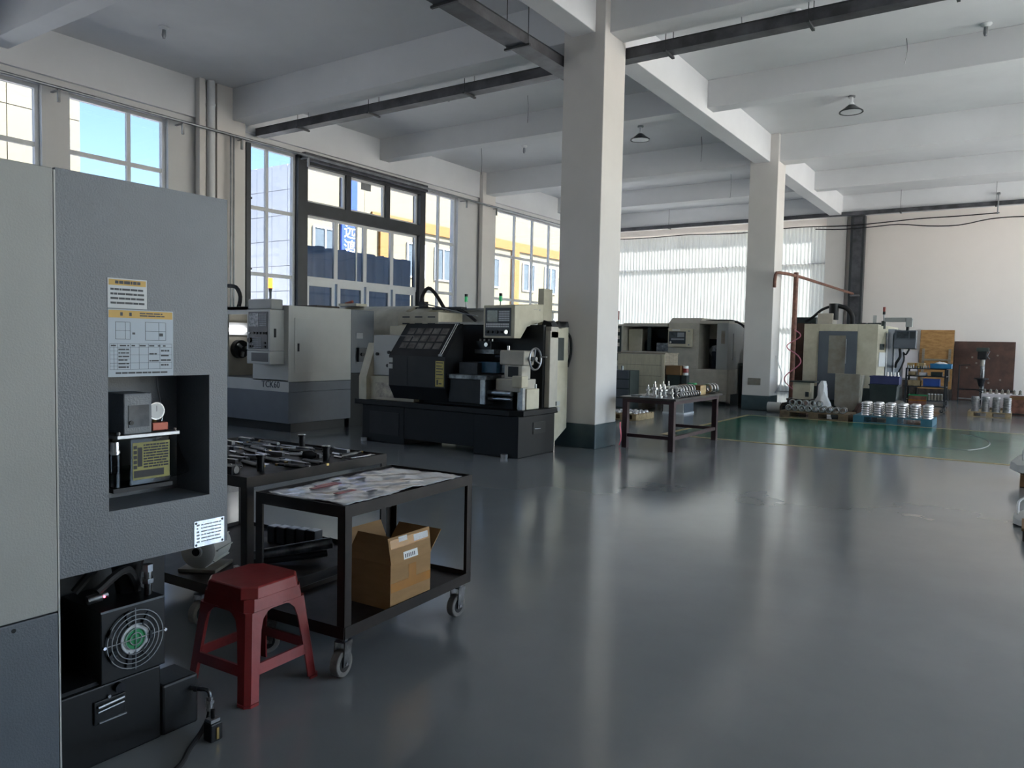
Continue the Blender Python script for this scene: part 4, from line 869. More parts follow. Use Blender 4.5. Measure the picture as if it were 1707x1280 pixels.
# ================================================================== CREAM LATHE BEHIND IT
cm = thing('cream_lathe', 'cream lathe with rounded top, slotted box and black cable arch behind the grey machine', 'machine', (-11, 11.3, 0))
prof = [(10.62, 0.05), (12.2, 0.05), (12.2, 2.15), (11.4, 2.22), (11.1, 2.20), (10.85, 2.10), (10.68, 1.92), (10.62, 1.70)]
MB().box(-12.8, -9.4, 10.7, 12.1, 0.0, 0.85).build('base', 'lathe_base', cm)
prof = [(10.62, 0.85), (12.2, 0.85)] + prof[2:]
MB().prism(prof, 'x', -12.9, -9.72).build('cover', 'machine_cream', cm, bevel=0.02, smooth=True)
MB().prism([(y_ + 0.0, z_ * 0.98) for y_, z_ in prof], 'x', -9.70, -9.30).build('end_cover', 'machine_cream', cm, bevel=0.02, smooth=True)
vb = MB().box(-9.62, -8.66, 10.50, 11.2, 1.74, 2.06).build('slotted_box', 'machine_cream', cm, bevel=0.012)
for i in range(3):
    for z in (1.85, 1.97): MB().box(-9.50 + i * 0.30, -9.33 + i * 0.30, 10.494, 10.501, z - 0.012, z + 0.012).build('slot', 'panel_dark', vb)
MB().box(-9.74, -9.2, 10.46, 11.1, 1.60, 1.66).box(-9.70, -9.2, 10.50, 11.1, 1.66, 1.74).box(-9.6, -8.7, 10.6, 11.1, 0.1, 1.6).build('ledge', 'machine_cream', cm)
MB().box(-11.6, -11.1, 10.9, 11.2, 2.21, 2.26).build('lid', 'machine_cream', cm); MB().cyl((-11.5, 11.0, 2.26), (-11.3, 11.0, 2.30), 0.03, n=8).build('lid_handle', 'copper_red', cm)
MB().box(-9.55, -9.42, 11.0, 11.12, 2.18, 2.28).build('limit_switch', 'black_paint', cm)
MB().tube([(-9.45, 11.05, 2.24), (-9.0, 11.0, 2.16), (-8.5, 10.95, 2.06), (-8.1, 10.9, 2.0)], 0.012, 6).build('cable', 'key_grey', cm, smooth=True)
gm = thing('grey_lathe', 'plain grey machine with green signal lamps behind the black lathe', 'machine', (-8.4, 12.1, 0))
MB().box(-9.22, -7.6, 11.5, 12.7, 0.0, 2.13).build('cabinet', 'machine_light', gm, bevel=0.01); MB().box(-9.24, -7.5, 11.45, 12.75, 2.13, 2.17).build('roof', 'machine_beige', gm)
MB().tube([(-9.72, 11.25, 2.14), (-9.68, 11.25, 2.40), (-9.54, 11.25, 2.55), (-9.36, 11.25, 2.44), (-9.12, 11.25, 2.14)], 0.035, 8).build('cable_arch', 'black_rubber', cm, smooth=True)
MB().box(-9.74, -8.62, 11.10, 11.27, 2.13, 2.18).build('cable_trough', 'black_paint', cm); MB().tube([(-8.8, 11.16, 2.16), (-8.5, 11.1, 2.06), (-8.25, 11.05, 1.92)], 0.03, 8).build('hose', 'black_rubber', cm, smooth=True)
for x in (-9.12, -8.3):
    s_ = MB().cyl((x, 11.9, 2.17), (x, 11.9, 2.32), 0.014, n=8).build('signal_lamp', 'galv', gm); MB().cyl((x, 11.9, 2.32), (x, 11.9, 2.42), 0.032, n=14).build('lens', 'lens_green', s_, smooth=True); MB().cyl((x, 11.9, 2.42), (x, 11.9, 2.47), 0.032, n=14).build('cap', 'black_paint', s_)

# ================================================================== BLACK LATHE
bl0 = thing('black_lathe', 'black flat-bed lathe with sloped grid window door and cream control box', 'machine', (-7.0, 8.9, 0))
MB().box(-8.46, -7.6, 8.46, 9.36, 0.0, 0.56).box(-6.3, -5.56, 8.44, 9.38, 0.0, 0.56).box(-7.6, -6.3, 8.46, 9.34, 0.09, 0.56).build('base', 'lathe_base', bl0, bevel=0.01)
MB().prism([(-8.58, 8.41), (-5.70, 8.41), (-5.52, 8.50), (-5.52, 9.40), (-8.58, 9.40)], 'z', 0.56, 0.635).build('chip_tray', 'lathe_base', bl0, bevel=0.008)
MB().box(-5.56, -5.552, 8.80, 9.12, 0.30, 0.46).build('side_recess', 'black_paint', bl0); MB().cyl((-5.555, 8.84, 0.37), (-5.53, 8.95, 0.37), 0.008, n=8).build('release_lever', 'galv', bl0)
MB().box(-8.3, -7.7, 8.452, 8.46, 0.12, 0.46).build('service_plate', 'lathe_black', bl0)
for x in (-8.36, -5.75): MB().cyl((x, 8.40, 0.0), (x, 8.40, 0.05), 0.05, n=12).build('levelling_foot', 'machined', bl0)
# headstock guard in cream
MB().prism([(8.42, 0.635), (8.42, 0.98), (8.62, 1.50), (8.75, 1.50), (8.75, 0.635)], 'x', -8.50, -8.34).build('chute_plate', 'machine_cream', bl0, bevel=0.005)
MB().box(-8.34, -7.45, 8.56, 9.30, 1.0, 1.62).build('headstock', 'machine_light', bl0, bevel=0.02)
MB().box(-8.34, -7.45, 8.50, 9.30, 0.636, 0.995).build('headstock_base', 'machine_cream', bl0, bevel=0.01); MB().box(-8.22, -7.75, 8.494, 8.501, 0.68, 0.90).build('worn_sticker', 'rust_smear', bl0)
for x, z in ((-8.24, 1.33), (-8.0, 1.36), (-8.02, 1.16)): MB().cyl((x, 8.56, z), (x, 8.53, z), 0.025, n=12).build('knob', 'black_paint', bl0)
MB().box(-8.6, -7.4, 9.2, 9.42, 0.64, 1.78).build('rear_guard', 'machine_cream', bl0, bevel=0.006)
# sloped door
dpoly = [(8.72, 1.80), (8.33, 1.325), (8.33, 0.885), (8.45, 0.69), (8.50, 0.69), (8.37, 0.90), (8.37, 1.31), (8.75, 1.775)]
dz = MB().prism(dpoly, 'x', -7.78, -6.75).prism([(8.72, 1.80), (8.33, 1.325), (8.33, 0.885), (8.45, 0.69), (8.70, 0.69), (8.75, 1.775)], 'x', -6.75, -6.735).prism([(8.72, 1.80), (8.33, 1.325), (8.33, 0.885), (8.45, 0.69), (8.70, 0.69), (8.75, 1.775)], 'x', -7.795, -7.78).build('sliding_door', 'lathe_black', bl0, label='black sliding door with sloped window')
sl0 = Vector((0, 8.33, 1.325)); sl1 = Vector((0, 8.72, 1.80)); sd = (sl1 - sl0); nrm = Vector((0, -sd.z, sd.y)).normalized()
def slope(x, t, o): p = sl0 + sd * t + nrm * o; return (x, p.y, p.z)
for i in range(5):
    for j in range(3):
        x0 = -7.68 + i * 0.158; t0 = 0.22 + j * 0.225
        MB().loft([[slope(x0, t0, 0.0), slope(x0 + 0.128, t0, 0.0), slope(x0 + 0.128, t0 + 0.18, 0.0), slope(x0, t0 + 0.18, 0.0)], [slope(x0, t0, 0.003), slope(x0 + 0.128, t0, 0.003), slope(x0 + 0.128, t0 + 0.18, 0.003), slope(x0, t0 + 0.18, 0.003)]]).build('window_pane', 'dirty_pane', dz)
for x in (-6.80, -6.835): MB().tube([slope(x, 0.03, 0.02), slope(x, 0.98, 0.02)], 0.007, 6, 0).build('grab_rail', 'bright_steel', dz)
for t_ in (0.03, 0.98): MB().cbox(slope(-6.818, t_, 0.012), (0.07, 0.03, 0.03)).build('rail_end', 'oily_steel', dz)
yl = MB().box(-6.905, -6.755, 8.325, 8.33, 0.905, 1.265).build('caution_label', 'label_yellow', dz, label='yellow caution label'); m = MB()
for k, z in enumerate((1.235, 1.19, 1.15, 1.11, 1.07)): m.box(-6.89, -6.77 - 0.02 * (k % 2), 8.3235, 8.325, z, z + 0.012)
m.box(-6.895, -6.765, 8.3235, 8.325, 1.02, 1.026).box(-6.88, -6.855, 8.3235, 8.325, 0.93, 1.0).box(-6.84, -6.79, 8.3235, 8.325, 0.94, 0.955); m.build('print', 'print_dark', yl)
for z in (1.22, 1.13): MB().box(-7.80, -7.72, 8.315, 8.33, z, z + 0.07).build('hinge', 'machine_light', dz)
MB().box(-7.44, -7.435, 8.326, 8.33, 0.90, 1.31).build('seam', 'black_paint', dz)
# back guard, bed, carriage, tailstock
MB().box(-7.45, -5.62, 9.12, 9.18, 0.64, 1.80).build('back_guard', 'lathe_black', bl0); MB().box(-7.45, -6.1, 9.04, 9.2, 1.80, 1.835).build('guard_rail', 'machine_light', bl0)
MB().box(-7.45, -5.78, 8.62, 9.02, 0.64, 0.82).build('bed', 'lathe_base', bl0); MB().box(-7.4, -5.8, 8.60, 8.68, 0.82, 0.87).box(-7.4, -5.8, 8.92, 9.0, 0.82, 0.87).build('bed_way', 'machined', bl0)
MB().box(-6.72, -6.10, 8.40, 8.62, 0.70, 1.03).build('apron', 'lathe_black', bl0, bevel=0.006); MB().box(-6.74, -6.06, 8.38, 9.0, 1.03, 1.09).build('saddle', 'oily_steel', bl0, bevel=0.004); MB().box(-6.16, -6.08, 8.385, 8.41, 0.70, 1.03).build('apron_edge', 'machined', bl0)
MB().box(-6.62, -6.30, 8.5, 8.9, 1.09, 1.26).build('cross_slide', 'dark_oxide', bl0, bevel=0.004); MB().box(-6.62, -6.28, 8.86, 9.06, 1.38, 1.44).build('tool_slide', 'oily_steel', bl0)
tt = MB().box(-6.58, -6.32, 8.84, 9.06, 1.44, 1.56).build('tool_turret', 'dark_oxide', bl0, bevel=0.006)
for x in (-6.55, -6.48, -6.40, -6.34): MB().cyl((x, 8.90, 1.56), (x, 8.90, 1.59), 0.014, n=8).build('bolt', 'machined', tt)
MB().cyl((-6.38, 8.83, 1.51), (-6.38, 8.80, 1.51), 0.03, n=12).build('coolant_nozzle', 'bright_steel', tt)
MB().box(-6.36, -6.05, 8.60, 8.84, 1.12, 1.27).build('blue_cover', 'blue_paint', bl0, bevel=0.006, label='blue sheet cover')
ts = MB().box(-6.00, -5.60, 8.60, 8.86, 1.24, 1.44).build('tailstock', 'machine_taupe', bl0, bevel=0.02, label='grey-brown tailstock')
MB().box(-5.93, -5.64, 8.62, 8.84, 1.05, 1.24).build('tailstock_web', 'machine_taupe', ts, bevel=0.01); MB().box(-5.86, -5.70, 8.612, 8.622, 1.08, 1.22).build('window_recess', 'lathe_black', ts); MB().box(-6.02, -5.62, 8.55, 8.95, 0.88, 1.05).build('tailstock_base', 'machine_taupe', ts, bevel=0.01)
MB().cyl((-6.14, 8.73, 1.35), (-6.0, 8.73, 1.35), 0.04, n=16).build('quill', 'dark_oxide', ts, smooth=True); MB().cyl((-5.92, 8.70, 1.44), (-5.92, 8.70, 1.50), 0.02, n=10).build('clamp_knob', 'bright_steel', ts, smooth=True)
hwv = MB().ring((-5.50, 8.73, 1.33), 0.145, 0.014, 'x', 32, 8).build('hand_wheel', 'machined', ts, smooth=True)
for a in (90, 210, 330): MB().cyl((-5.52, 8.73, 1.33), (-5.50, 8.73 + 0.14 * math.cos(R(a)), 1.33 + 0.14 * math.sin(R(a))), 0.011, n=8).build('spoke', 'machined', hwv)
MB().cyl((-5.60, 8.73, 1.33), (-5.48, 8.73, 1.33), 0.03, n=14).build('hub', 'oily_steel', hwv, smooth=True); MB().cyl((-5.50, 8.86, 1.36), (-5.40, 8.86, 1.36), 0.010, n=8).build('crank_grip', 'machined', hwv)
MB().box(-5.72, -5.56, 8.50, 8.66, 0.94, 1.10).build('feed_box', 'machine_cream', bl0, bevel=0.012)
MB().cyl((-6.1, 8.50, 0.86), (-5.72, 8.50, 0.86), 0.035, n=12).cyl((-6.1, 8.50, 0.78), (-5.72, 8.50, 0.78), 0.022, n=12).build('lead_screw', 'machined', bl0, smooth=True)
MB().box(-5.66, -5.58, 8.56, 8.62, 0.64, 0.95).build('screw_support', 'machined', bl0); MB().box(-5.74, -5.58, 8.66, 8.98, 0.64, 0.92).build('end_block', 'machine_cream', bl0, bevel=0.008); MB().cyl((-5.62, 8.94, 0.92), (-5.62, 8.94, 0.98), 0.02, n=8).build('bolt', 'machined', bl0)
# frame, control box, end panels
MB().box(-5.66, -5.54, 9.18, 9.40, 0.64, 1.72).box(-6.2, -5.54, 9.2, 9.40, 1.62, 1.78).build('end_frame', 'machine_taupe', bl0, bevel=0.008)
cbx = MB().prism([(8.72, 1.605), (8.88, 1.605), (9.04, 1.77), (9.47, 1.86), (9.47, 2.11), (8.72, 2.06)], 'x', -6.37, -5.84).build('control_box', 'machine_cream', bl0, bevel=0.01, label='cream control box with black panel')
MB().box(-6.335, -5.90, 8.712, 8.72, 1.635, 2.025).build('face_plate', 'panel_dark', cbx, bevel=0.003); MB().box(-6.30, -6.12, 8.708, 8.712, 1.83, 1.99).build('screen', 'screen', cbx)
kb = MB()
for i in range(7):
    for j in range(6): kb.box(-6.10 + i * 0.026, -6.080 + i * 0.026, 8.707, 8.712, 1.84 + j * 0.025, 1.858 + j * 0.025)
for i in range(14):
    for j in range(2): kb.box(-6.315 + i * 0.028, -6.293 + i * 0.028, 8.707, 8.712, 1.755 + j * 0.03, 1.778 + j * 0.03)
k_ = kb.build('keys', 'frame_white', cbx); k_['kind'] = 'stuff'
for x, r_, m_ in ((-6.29, 0.022, 'black_paint'), (-6.21, 0.02, 'black_paint'), (-6.13, 0.024, 'black_paint'), (-6.05, 0.018, 'black_paint'), (-5.96, 0.03, 'chrome')): MB().cyl((x, 8.712, 1.69), (x, 8.69, 1.69), r_, n=14).build('knob', m_, cbx, smooth=True)
MB().cyl((-5.839, 9.36, 2.02), (-5.838, 9.36, 2.02), 0.02, n=3).box(-5.84, -5.838, 9.2, 9.3, 2.02, 2.025).build('emblem', 'key_grey', cbx)
MB().box(-5.96, -5.86, 9.50, 9.74, 0.64, 2.34).build('tall_cabinet', 'machine_cream', bl0, bevel=0.006)
ep = MB().prism([(9.44, 0.08), (9.86, 0.30), (9.86, 1.79), (9.44, 1.75)], 'x', -5.70, -5.64).build('end_panel', 'machine_cream', bl0, bevel=0.004, label='tall cream end panel with dark slot'); MB().box(-5.64, -5.636, 9.53, 9.73, 1.30, 1.63).build('vent_slot', 'bin_dark', ep)
for z in (0.66, 0.58): MB().box(-5.65, -5.52, 9.36, 9.45, z, z + 0.06).build('hinge', 'machine_light', ep)
MB().tube([(-5.66, 9.87, 1.70), (-5.64, 9.92, 1.62), (-5.63, 9.92, 1.4), (-5.66, 9.88, 1.2)], 0.02, 8).build('hose', 'black_rubber', bl0, smooth=True)
rg = MB().loft([[(x + 0.03 * math.sin(i), 9.25 + 0.45 * i / 7, 1.785 + dz_) for x, dz_ in ((-5.74, 0.0), (-5.56, 0.0), (-5.58, 0.05 + 0.03 * math.sin(i * 2)), (-5.70, 0.06 + 0.03 * math.cos(i)))] for i in range(8)])
tag(rg.build('rag', 'black_rubber', smooth=True, at=(-5.65, 9.4, 1.785)), 'crumpled black rag draped over the end frame of the black lathe', 'rag')

# ================================================================== WORK TABLE BY THE COLUMN
wt = thing('work_table', 'steel work table with dark red legs loaded with machined rings', 'table', (-4.6, 11.4, 0))
MB().box(-5.06, -4.16, 10.42, 12.46, 0.745, 0.775).build('tabletop', 'table_steel', wt, bevel=0.004)
MB().box(-5.02, -4.20, 10.46, 10.50, 0.69, 0.744).box(-5.02, -4.20, 12.36, 12.40, 0.69, 0.744).box(-5.02, -4.98, 10.5, 12.36, 0.69, 0.744).box(-4.24, -4.20, 10.5, 12.36, 0.69, 0.744).build('apron', 'table_leg', wt)
for x in (-5.02, -4.28):
    for y_ in (10.46, 12.30): MB().box(x, x + 0.08, y_, y_ + 0.08, 0.0, 0.69).build('leg', 'table_leg', wt)
MB().box(-4.94, -4.28, 10.48, 10.53, 0.17, 0.22).build('stretcher', 'table_leg', wt); MB().box(-4.94, -4.28, 12.32, 12.37, 0.17, 0.22).build('stretcher', 'table_leg', wt); MB().box(-4.26, -4.21, 10.54, 12.30, 0.17, 0.22).build('stretcher', 'table_leg', wt)
ZB = 0.7756
def turned_ring(name, R1, R0, w, m, seg=20):
    return MB().lathe([(R0, -w / 2), (R1 - 0.004, -w / 2), (R1, -w / 2 + 0.004), (R1, w / 2 - 0.004), (R1 - 0.004, w / 2), (R0, w / 2), (R0, -w / 2)], (0, 0, R1), 'y', seg)
def ring_row(name, label, group, R1, R0, w, pts, m, cat='ring', axis_rot=0.0):
    me = turned_ring(name, R1, R0, w, m).mesh(name, smooth=True); me.materials.append(MATS[m])
    for i, p in enumerate(pts):
        o = bpy.data.objects.new(name, me); COL.objects.link(o); o.location = p; o.rotation_euler = (0, 0, axis_rot); tag(o, label, cat, group)
ring_row('turned_ring', 'large bright turned ring standing on edge in a row on the work table', 'large rings on the work table', 0.085, 0.055, 0.032, [(-4.44 + 0.004 * i, 11.02 + 0.108 * i, ZB) for i in range(7)], 'bright_steel')
ring_row('turned_ring', 'small bright ring standing on edge along the table rim', 'small rings on the work table', 0.045, 0.030, 0.018, [(-4.23, 10.74 + 0.095 * i, ZB) for i in range(9)], 'bright_steel')
ring_row('turned_ring', 'wide bright ring standing beyond the carton on the work table', 'wide rings at the table end', 0.085, 0.05, 0.05, [(-4.30, 12.13, ZB), (-4.29, 12.24, ZB), (-4.28, 12.35, ZB)], 'bright_steel')
bx_ = local('carton', 'small brown carton with green lid on top of the work table', 'box', (-4.42, 11.86, ZB))
MB().box(-0.23, 0.14, -0.13, 0.13, 0, 0.15).build('carton_body', 'cardboard_dark', bx_, bevel=0.003); MB().box(0.14, 0.1415, -0.12, 0.12, 0.005, 0.145).build('label', 'wood_pale', bx_)
t = local('plastic_lid', 'green round plastic lid lying on the small carton', 'dish', (-4.46, 11.84, ZB + 0.1508)); MB().lathe([(0.0, 0.0), (0.07, 0.0), (0.075, 0.01), (0.072, 0.03), (0.0, 0.034)], n=20).build('lid_disc', 'green_plastic', t, smooth=True); MB().ring((0, 0, 0.02), 0.072, 0.006, 'z', 20, 6).build('lid_rim', 'green_plastic', t, smooth=True)  # loose plastic lid resting on the carton
def spool(x, y, h, r, lab, m='bright_steel'):
    t = local('turned_part', lab, 'machined part', (x, y, ZB), group='turned parts on the work table')
    MB().lathe([(0.0, 0), (r, 0), (r, h * 0.12), (r * 0.55, h * 0.18), (r * 0.55, h * 0.5), (r * 0.9, h * 0.55), (r * 0.9, h * 0.68), (r * 0.4, h * 0.74), (r * 0.4, h * 0.95), (0.0, h)], n=16).build('turned_body', m, t, smooth=True)
    MB().cyl((0, 0, h), (0, 0, h * 1.15), r * 0.22, n=8).build('stem', m, t, smooth=True)
spool(-4.62, 10.72, 0.20, 0.055, 'tallest bright stepped spindle on the work table'); spool(-4.50, 10.64, 0.17, 0.045, 'stepped spindle next to the tallest one on the work table'); spool(-4.52, 10.85, 0.16, 0.06, 'broadest stepped spindle on the work table')
spool(-4.76, 10.80, 0.15, 0.04, 'slim stepped spindle beside the spanners on the table'); spool(-4.36, 10.86, 0.11, 0.05, 'dark squat stepped spindle before the large rings', 'dark_oxide'); spool(-4.33, 10.98, 0.10, 0.04, 'dark short spindle next to the large rings', 'dark_oxide')
spool(-4.72, 11.0, 0.12, 0.05, 'dull stepped spindle in the middle of the table', 'oily_steel'); spool(-4.30, 10.62, 0.12, 0.03, 'thin bright spindle near the table corner')
spool(-4.75, 11.35, 0.18, 0.035, 'bright thin spindle behind the ring row'); spool(-4.72, 11.5, 0.18, 0.035, 'bright thin spindle behind the ring row near the carton')
t = local('flat_bar', 'pale flat bar laid across the parts on the work table', 'bar', (-4.62, 11.18, ZB + 0.0)); MB().box(-0.03, 0.03, -0.26, 0.26, 0.125, 0.14).build('bar', 'machine_cream', t); MB().box(-0.025, 0.025, -0.2, -0.16, 0.0, 0.125).box(-0.025, 0.025, 0.16, 0.2, 0.0, 0.125).build('support', 'dark_oxide', t)
for i, (x, y_, a) in enumerate(((-4.85, 10.55, 0.3), (-4.72, 10.52, 1.1), (-4.92, 10.7, 0.9))):
    t = local('open_spanner', 'dark spanner lying on the bare corner of the work table', 'tool', (x, y_, ZB), a, group='spanners on the work table'); MB().box(-0.07, 0.06, -0.01, 0.01, 0, 0.012).build('handle', 'oily_steel', t); MB().prism([(0.055, -0.018), (0.09, -0.022), (0.09, -0.008), (0.075, 0.0), (0.09, 0.008), (0.09, 0.022), (0.055, 0.018)], 'z', 0, 0.014).build('jaw', 'oily_steel', t)
t = thing('marking_tape', 'strip of pink barrier tape hanging from the table corner by the column', 'tape', (-5.09, 10.55, 0)); MB().loft([[(-5.085 + 0.02 * math.sin(k), 10.50 + 0.012 * k, 0.02 + 0.07 * k), (-5.085 + 0.02 * math.sin(k), 10.54 + 0.012 * k, 0.02 + 0.07 * k), (-5.088 + 0.02 * math.sin(k), 10.54 + 0.012 * k, 0.02 + 0.07 * k), (-5.088 + 0.02 * math.sin(k), 10.50 + 0.012 * k, 0.02 + 0.07 * k)] for k in range(6)]).build('strip', 'tape_pink', t)

# ================================================================== CREAM-TAUPE LATHE BEHIND THE TABLE
m3 = thing('taupe_lathe', 'taupe enclosed lathe with small control panel before the corrugated sheets', 'machine', (-8.0, 20.2, 0))
YM = 19.5
MB().box(-9.7, -6.5, YM + 0.15, 21.0, 0.0, 0.35).build('plinth', 'bin_dark', m3)
MB().box(-9.75, -6.40, YM, 21.1, 0.30, 0.95).prism([(YM, 0.12), (YM + 0.35, 0.05), (YM + 0.35, 0.30), (YM, 0.30)], 'x', -7.2, -6.42).build('bed_cover', 'machine_taupe', m3, bevel=0.01)
MB().box(-9.75, -9.40, YM, 21.1, 0.95, 2.12).box(-9.40, -8.08, YM, YM + 0.08, 0.95, 1.38).box(-9.40, -8.08, YM, 21.1, 2.06, 2.15).box(-9.40, -8.08, 20.6, 21.1, 0.95, 2.06).build('left_shroud', 'machine_taupe', m3, bevel=0.008)
MB().box(-9.72, -9.45, YM - 0.01, YM, 1.1, 2.08).build('side_door', 'bin_dark', m3, bevel=0.004)
for z in (1.5, 1.7, 1.9): MB().box(-9.70, -9.50, YM - 0.014, YM - 0.01, z, z + 0.10).build('louvre', 'machine_taupe', m3)
MB().box(-9.38, -8.95, 19.8, 20.55, 0.96, 2.0).build('headstock', 'machine_cream', m3, bevel=0.02)
MB().lathe([(0.0, 0.0), (0.1, 0.0), (0.26, -0.03), (0.28, -0.16), (0.2, -0.3), (0.0, -0.3)], (-8.62, 20.1, 1.52), 'x', 24).build('chuck', 'dark_oxide', m3, smooth=True)
MB().box(-8.95, -8.10, 20.4, 20.58, 0.96, 2.0).build('inner_back', 'lathe_black', m3); MB().box(-8.5, -8.1, 19.75, 20.2, 1.38, 1.62).build('tool_post', 'oily_steel', m3, bevel=0.01); MB().box(-8.75, -8.65, 19.7, 19.8, 1.4, 2.05).build('guard_bar', 'bin_dark', m3)
MB().prism([(YM, 0.95), (YM, 2.16), (YM + 0.25, 2.30), (21.1, 2.30), (21.1, 0.95)], 'x', -8.06, -7.20).build('centre_cover', 'machine_taupe', m3, bevel=0.01)
MB().box(-7.20, -6.72, 20.3, 21.1, 0.95, 2.18).box(-7.2, -6.42, YM + 0.02, 21.1, 2.14, 2.22).build('right_shroud', 'machine_taupe', m3, bevel=0.008)
MB().box(-6.72, -6.42, YM, 21.1, 0.95, 2.16).build('end_column', 'machine_beige', m3, bevel=0.01); MB().box(-6.60, -6.50, YM - 0.004, YM, 1.62, 1.96).build('warning_strip', 'dirty_grey', m3)
MB().box(-7.18, -6.74, 20.26, 20.3, 0.96, 1.75).build('recess_back', 'lathe_black', m3); MB().lathe([(0.0, -0.05), (0.05, -0.05), (0.16, -0.02), (0.16, 0.02), (0.0, 0.02)], (-6.92, 20.0, 1.42), 'y', 18).build('hand_wheel', 'oily_steel', m3, smooth=True)
MB().box(-6.98, -6.86, 19.9, 20.1, 0.96, 1.42).build('tailstock', 'dark_oxide', m3)
MB().box(-6.42, -6.40, 19.9, 20.6, 1.2, 1.9).build('end_plate', 'machine_beige', m3)
cp = MB().box(-8.02, -7.36, YM - 0.12, YM, 1.52, 2.0).build('control_panel', 'machine_cream', m3, bevel=0.01); MB().box(-7.99, -7.52, YM - 0.126, YM - 0.12, 1.60, 1.93).build('face_plate', 'panel_dark', cp); MB().box(-7.95, -7.77, YM - 0.130, YM - 0.126, 1.78, 1.90).build('screen', 'screen', cp)
MB().box(-7.75, -7.56, YM - 0.130, YM - 0.126, 1.78, 1.90).box(-7.92, -7.56, YM - 0.130, YM - 0.126, 1.70, 1.745).build('keys', 'key_grey', cp); MB().cyl((-7.93, YM - 0.126, 1.64), (-7.93, YM - 0.15, 1.64), 0.03, n=12).build('knob', 'chrome', cp); MB().box(-7.9, -7.68, YM - 0.122, YM - 0.12, 1.95, 1.985).build('name_strip', 'paper_white', cp)
for z in (1.58, 1.94): MB().cyl((-7.43, YM - 0.12, z), (-7.43, YM - 0.14, z), 0.02, n=10).build('latch', 'galv', cp)
MB().tube([(-7.2, 20.0, 2.22), (-6.8, 20.0, 2.24), (-6.35, 20.0, 2.2), (-6.05, 20.0, 1.95), (-5.88, 20.05, 1.6)], 0.03, 8).build('conduit', 'black_rubber', m3, smooth=True)
s_ = MB().cyl((-9.66, 19.7, 2.12), (-9.66, 19.7, 2.25), 0.015, n=8).build('signal_lamp', 'galv', m3); MB().cyl((-9.66, 19.7, 2.25), (-9.66, 19.7, 2.50), 0.03, n=12).build('lens', 'lens_red', s_)
# big wooden case in front of it
wc = thing('wooden_case', 'large cream plank case standing before the taupe lathe', 'crate', (-7.6, 17.4, 0))
for k in range(4): MB().box(-8.32, -7.13, 17.0, 17.03, 0.30 + k * 0.26, 0.55 + k * 0.26).build('plank', 'wood_cream', wc)
for k in range(3): MB().box(-7.13, -7.10, 17.0 + k * 0.28, 17.27 + k * 0.28, 0.30, 1.34).build('plank', 'wood_grey', wc)
MB().box(-8.32, -7.13, 17.03, 17.83, 0.30, 1.28).build('inner_box', 'wood_grey', wc); MB().box(-8.34, -7.08, 16.98, 17.85, 1.34, 1.37).build('case_lid', 'wood_grey', wc); MB().box(-7.17, -7.09, 16.98, 17.0, 0.30, 1.34).build('corner_batten', 'wood_cream', wc)
for x in (-8.25, -7.75, -7.25): MB().box(x, x + 0.1, 17.0, 17.85, 0.0, 0.30).build('skid', 'wood_grey', wc)
t = thing('carton', 'brown carton beside the plank case', 'box', (-6.95, 17.2, 0)); MB().box(-7.06, -6.70, 17.0, 17.4, 0.86, 1.08).build('carton_body', 'cardboard_dark', t, bevel=0.004); MB().box(-7.04, -6.74, 17.05, 17.38, 0.0, 0.86).build('stand_legs', 'bin_dark', t)
t = thing('paint_tin', 'small white printed tin beside the brown carton', 'tin', (-6.62, 17.1, 0)); MB().cyl((-6.63, 17.15, 0.86), (-6.63, 17.15, 1.08), 0.065, n=16).build('tin_body', 'paper_white', t, smooth=True); MB().cyl((-6.63, 17.15, 0.92), (-6.63, 17.15, 1.02), 0.066, n=16).build('print_band', 'print_red', t, smooth=True); MB().box(-6.69, -6.57, 17.07, 17.25, 0.0, 0.86).build('pedestal', 'bin_dark', t)
t = thing('tool_cabinet', 'low dark tool cabinet with drawers beside the plank case', 'cabinet', (-8.2, 16.3, 0)); MB().box(-8.35, -7.60, 16.2, 16.7, 0.05, 0.95).build('cabinet_body', 'bin_dark', t, bevel=0.008)
for z in (0.1, 0.32, 0.54, 0.76): MB().box(-8.32, -7.63, 16.185, 16.2, z, z + 0.19).build('drawer', 'machine_dark', t)
for x in (-8.25, -8.05, -7.9): MB().cyl((x, 16.4, 0.95), (x, 16.4, 1.05), 0.03, n=10).build('fitting', 'oily_steel', t)
t = thing('metal_bin', 'pale grey sheet metal bin on the floor below the work table', 'bin', (-6.5, 16.8, 0)); MB().box(-6.85, -6.36, 16.4, 17.0, 0.0, 0.36).build('bin_body', 'machine_light', t, bevel=0.006); MB().box(-6.37, -6.345, 16.42, 16.98, 0.02, 0.36).build('end_panel', 'machine_dark', t); MB().box(-6.86, -6.34, 16.39, 17.01, 0.0, 0.04).build('bottom_rim', 'frame_white', t)
t = thing('storage_cabinet', 'dark low cabinet between the taupe lathe and a white column', 'cabinet', (-6.2, 20.6, 0)); MB().box(-6.36, -5.92, 20.3, 20.9, 0.0, 1.12).build('cabinet_body', 'bin_dark', t, bevel=0.008); MB().box(-6.34, -5.94, 20.285, 20.3, 0.05, 1.05).build('cabinet_door', 'lathe_black', t); MB().cyl((-6.0, 20.27, 0.6), (-6.0, 20.285, 0.6), 0.02, n=8).build('handle', 'galv', t)
t = thing('canister', 'grey canister standing on the dark low cabinet', 'canister', (-6.2, 20.5, 1.12)); MB().cyl((-6.22, 20.5, 1.12), (-6.22, 20.5, 1.50), 0.09, n=14).build('canister_body', 'dirty_grey', t, smooth=True); MB().cyl((-6.22, 20.5, 1.50), (-6.22, 20.5, 1.54), 0.095, n=14).build('rim', 'galv', t)
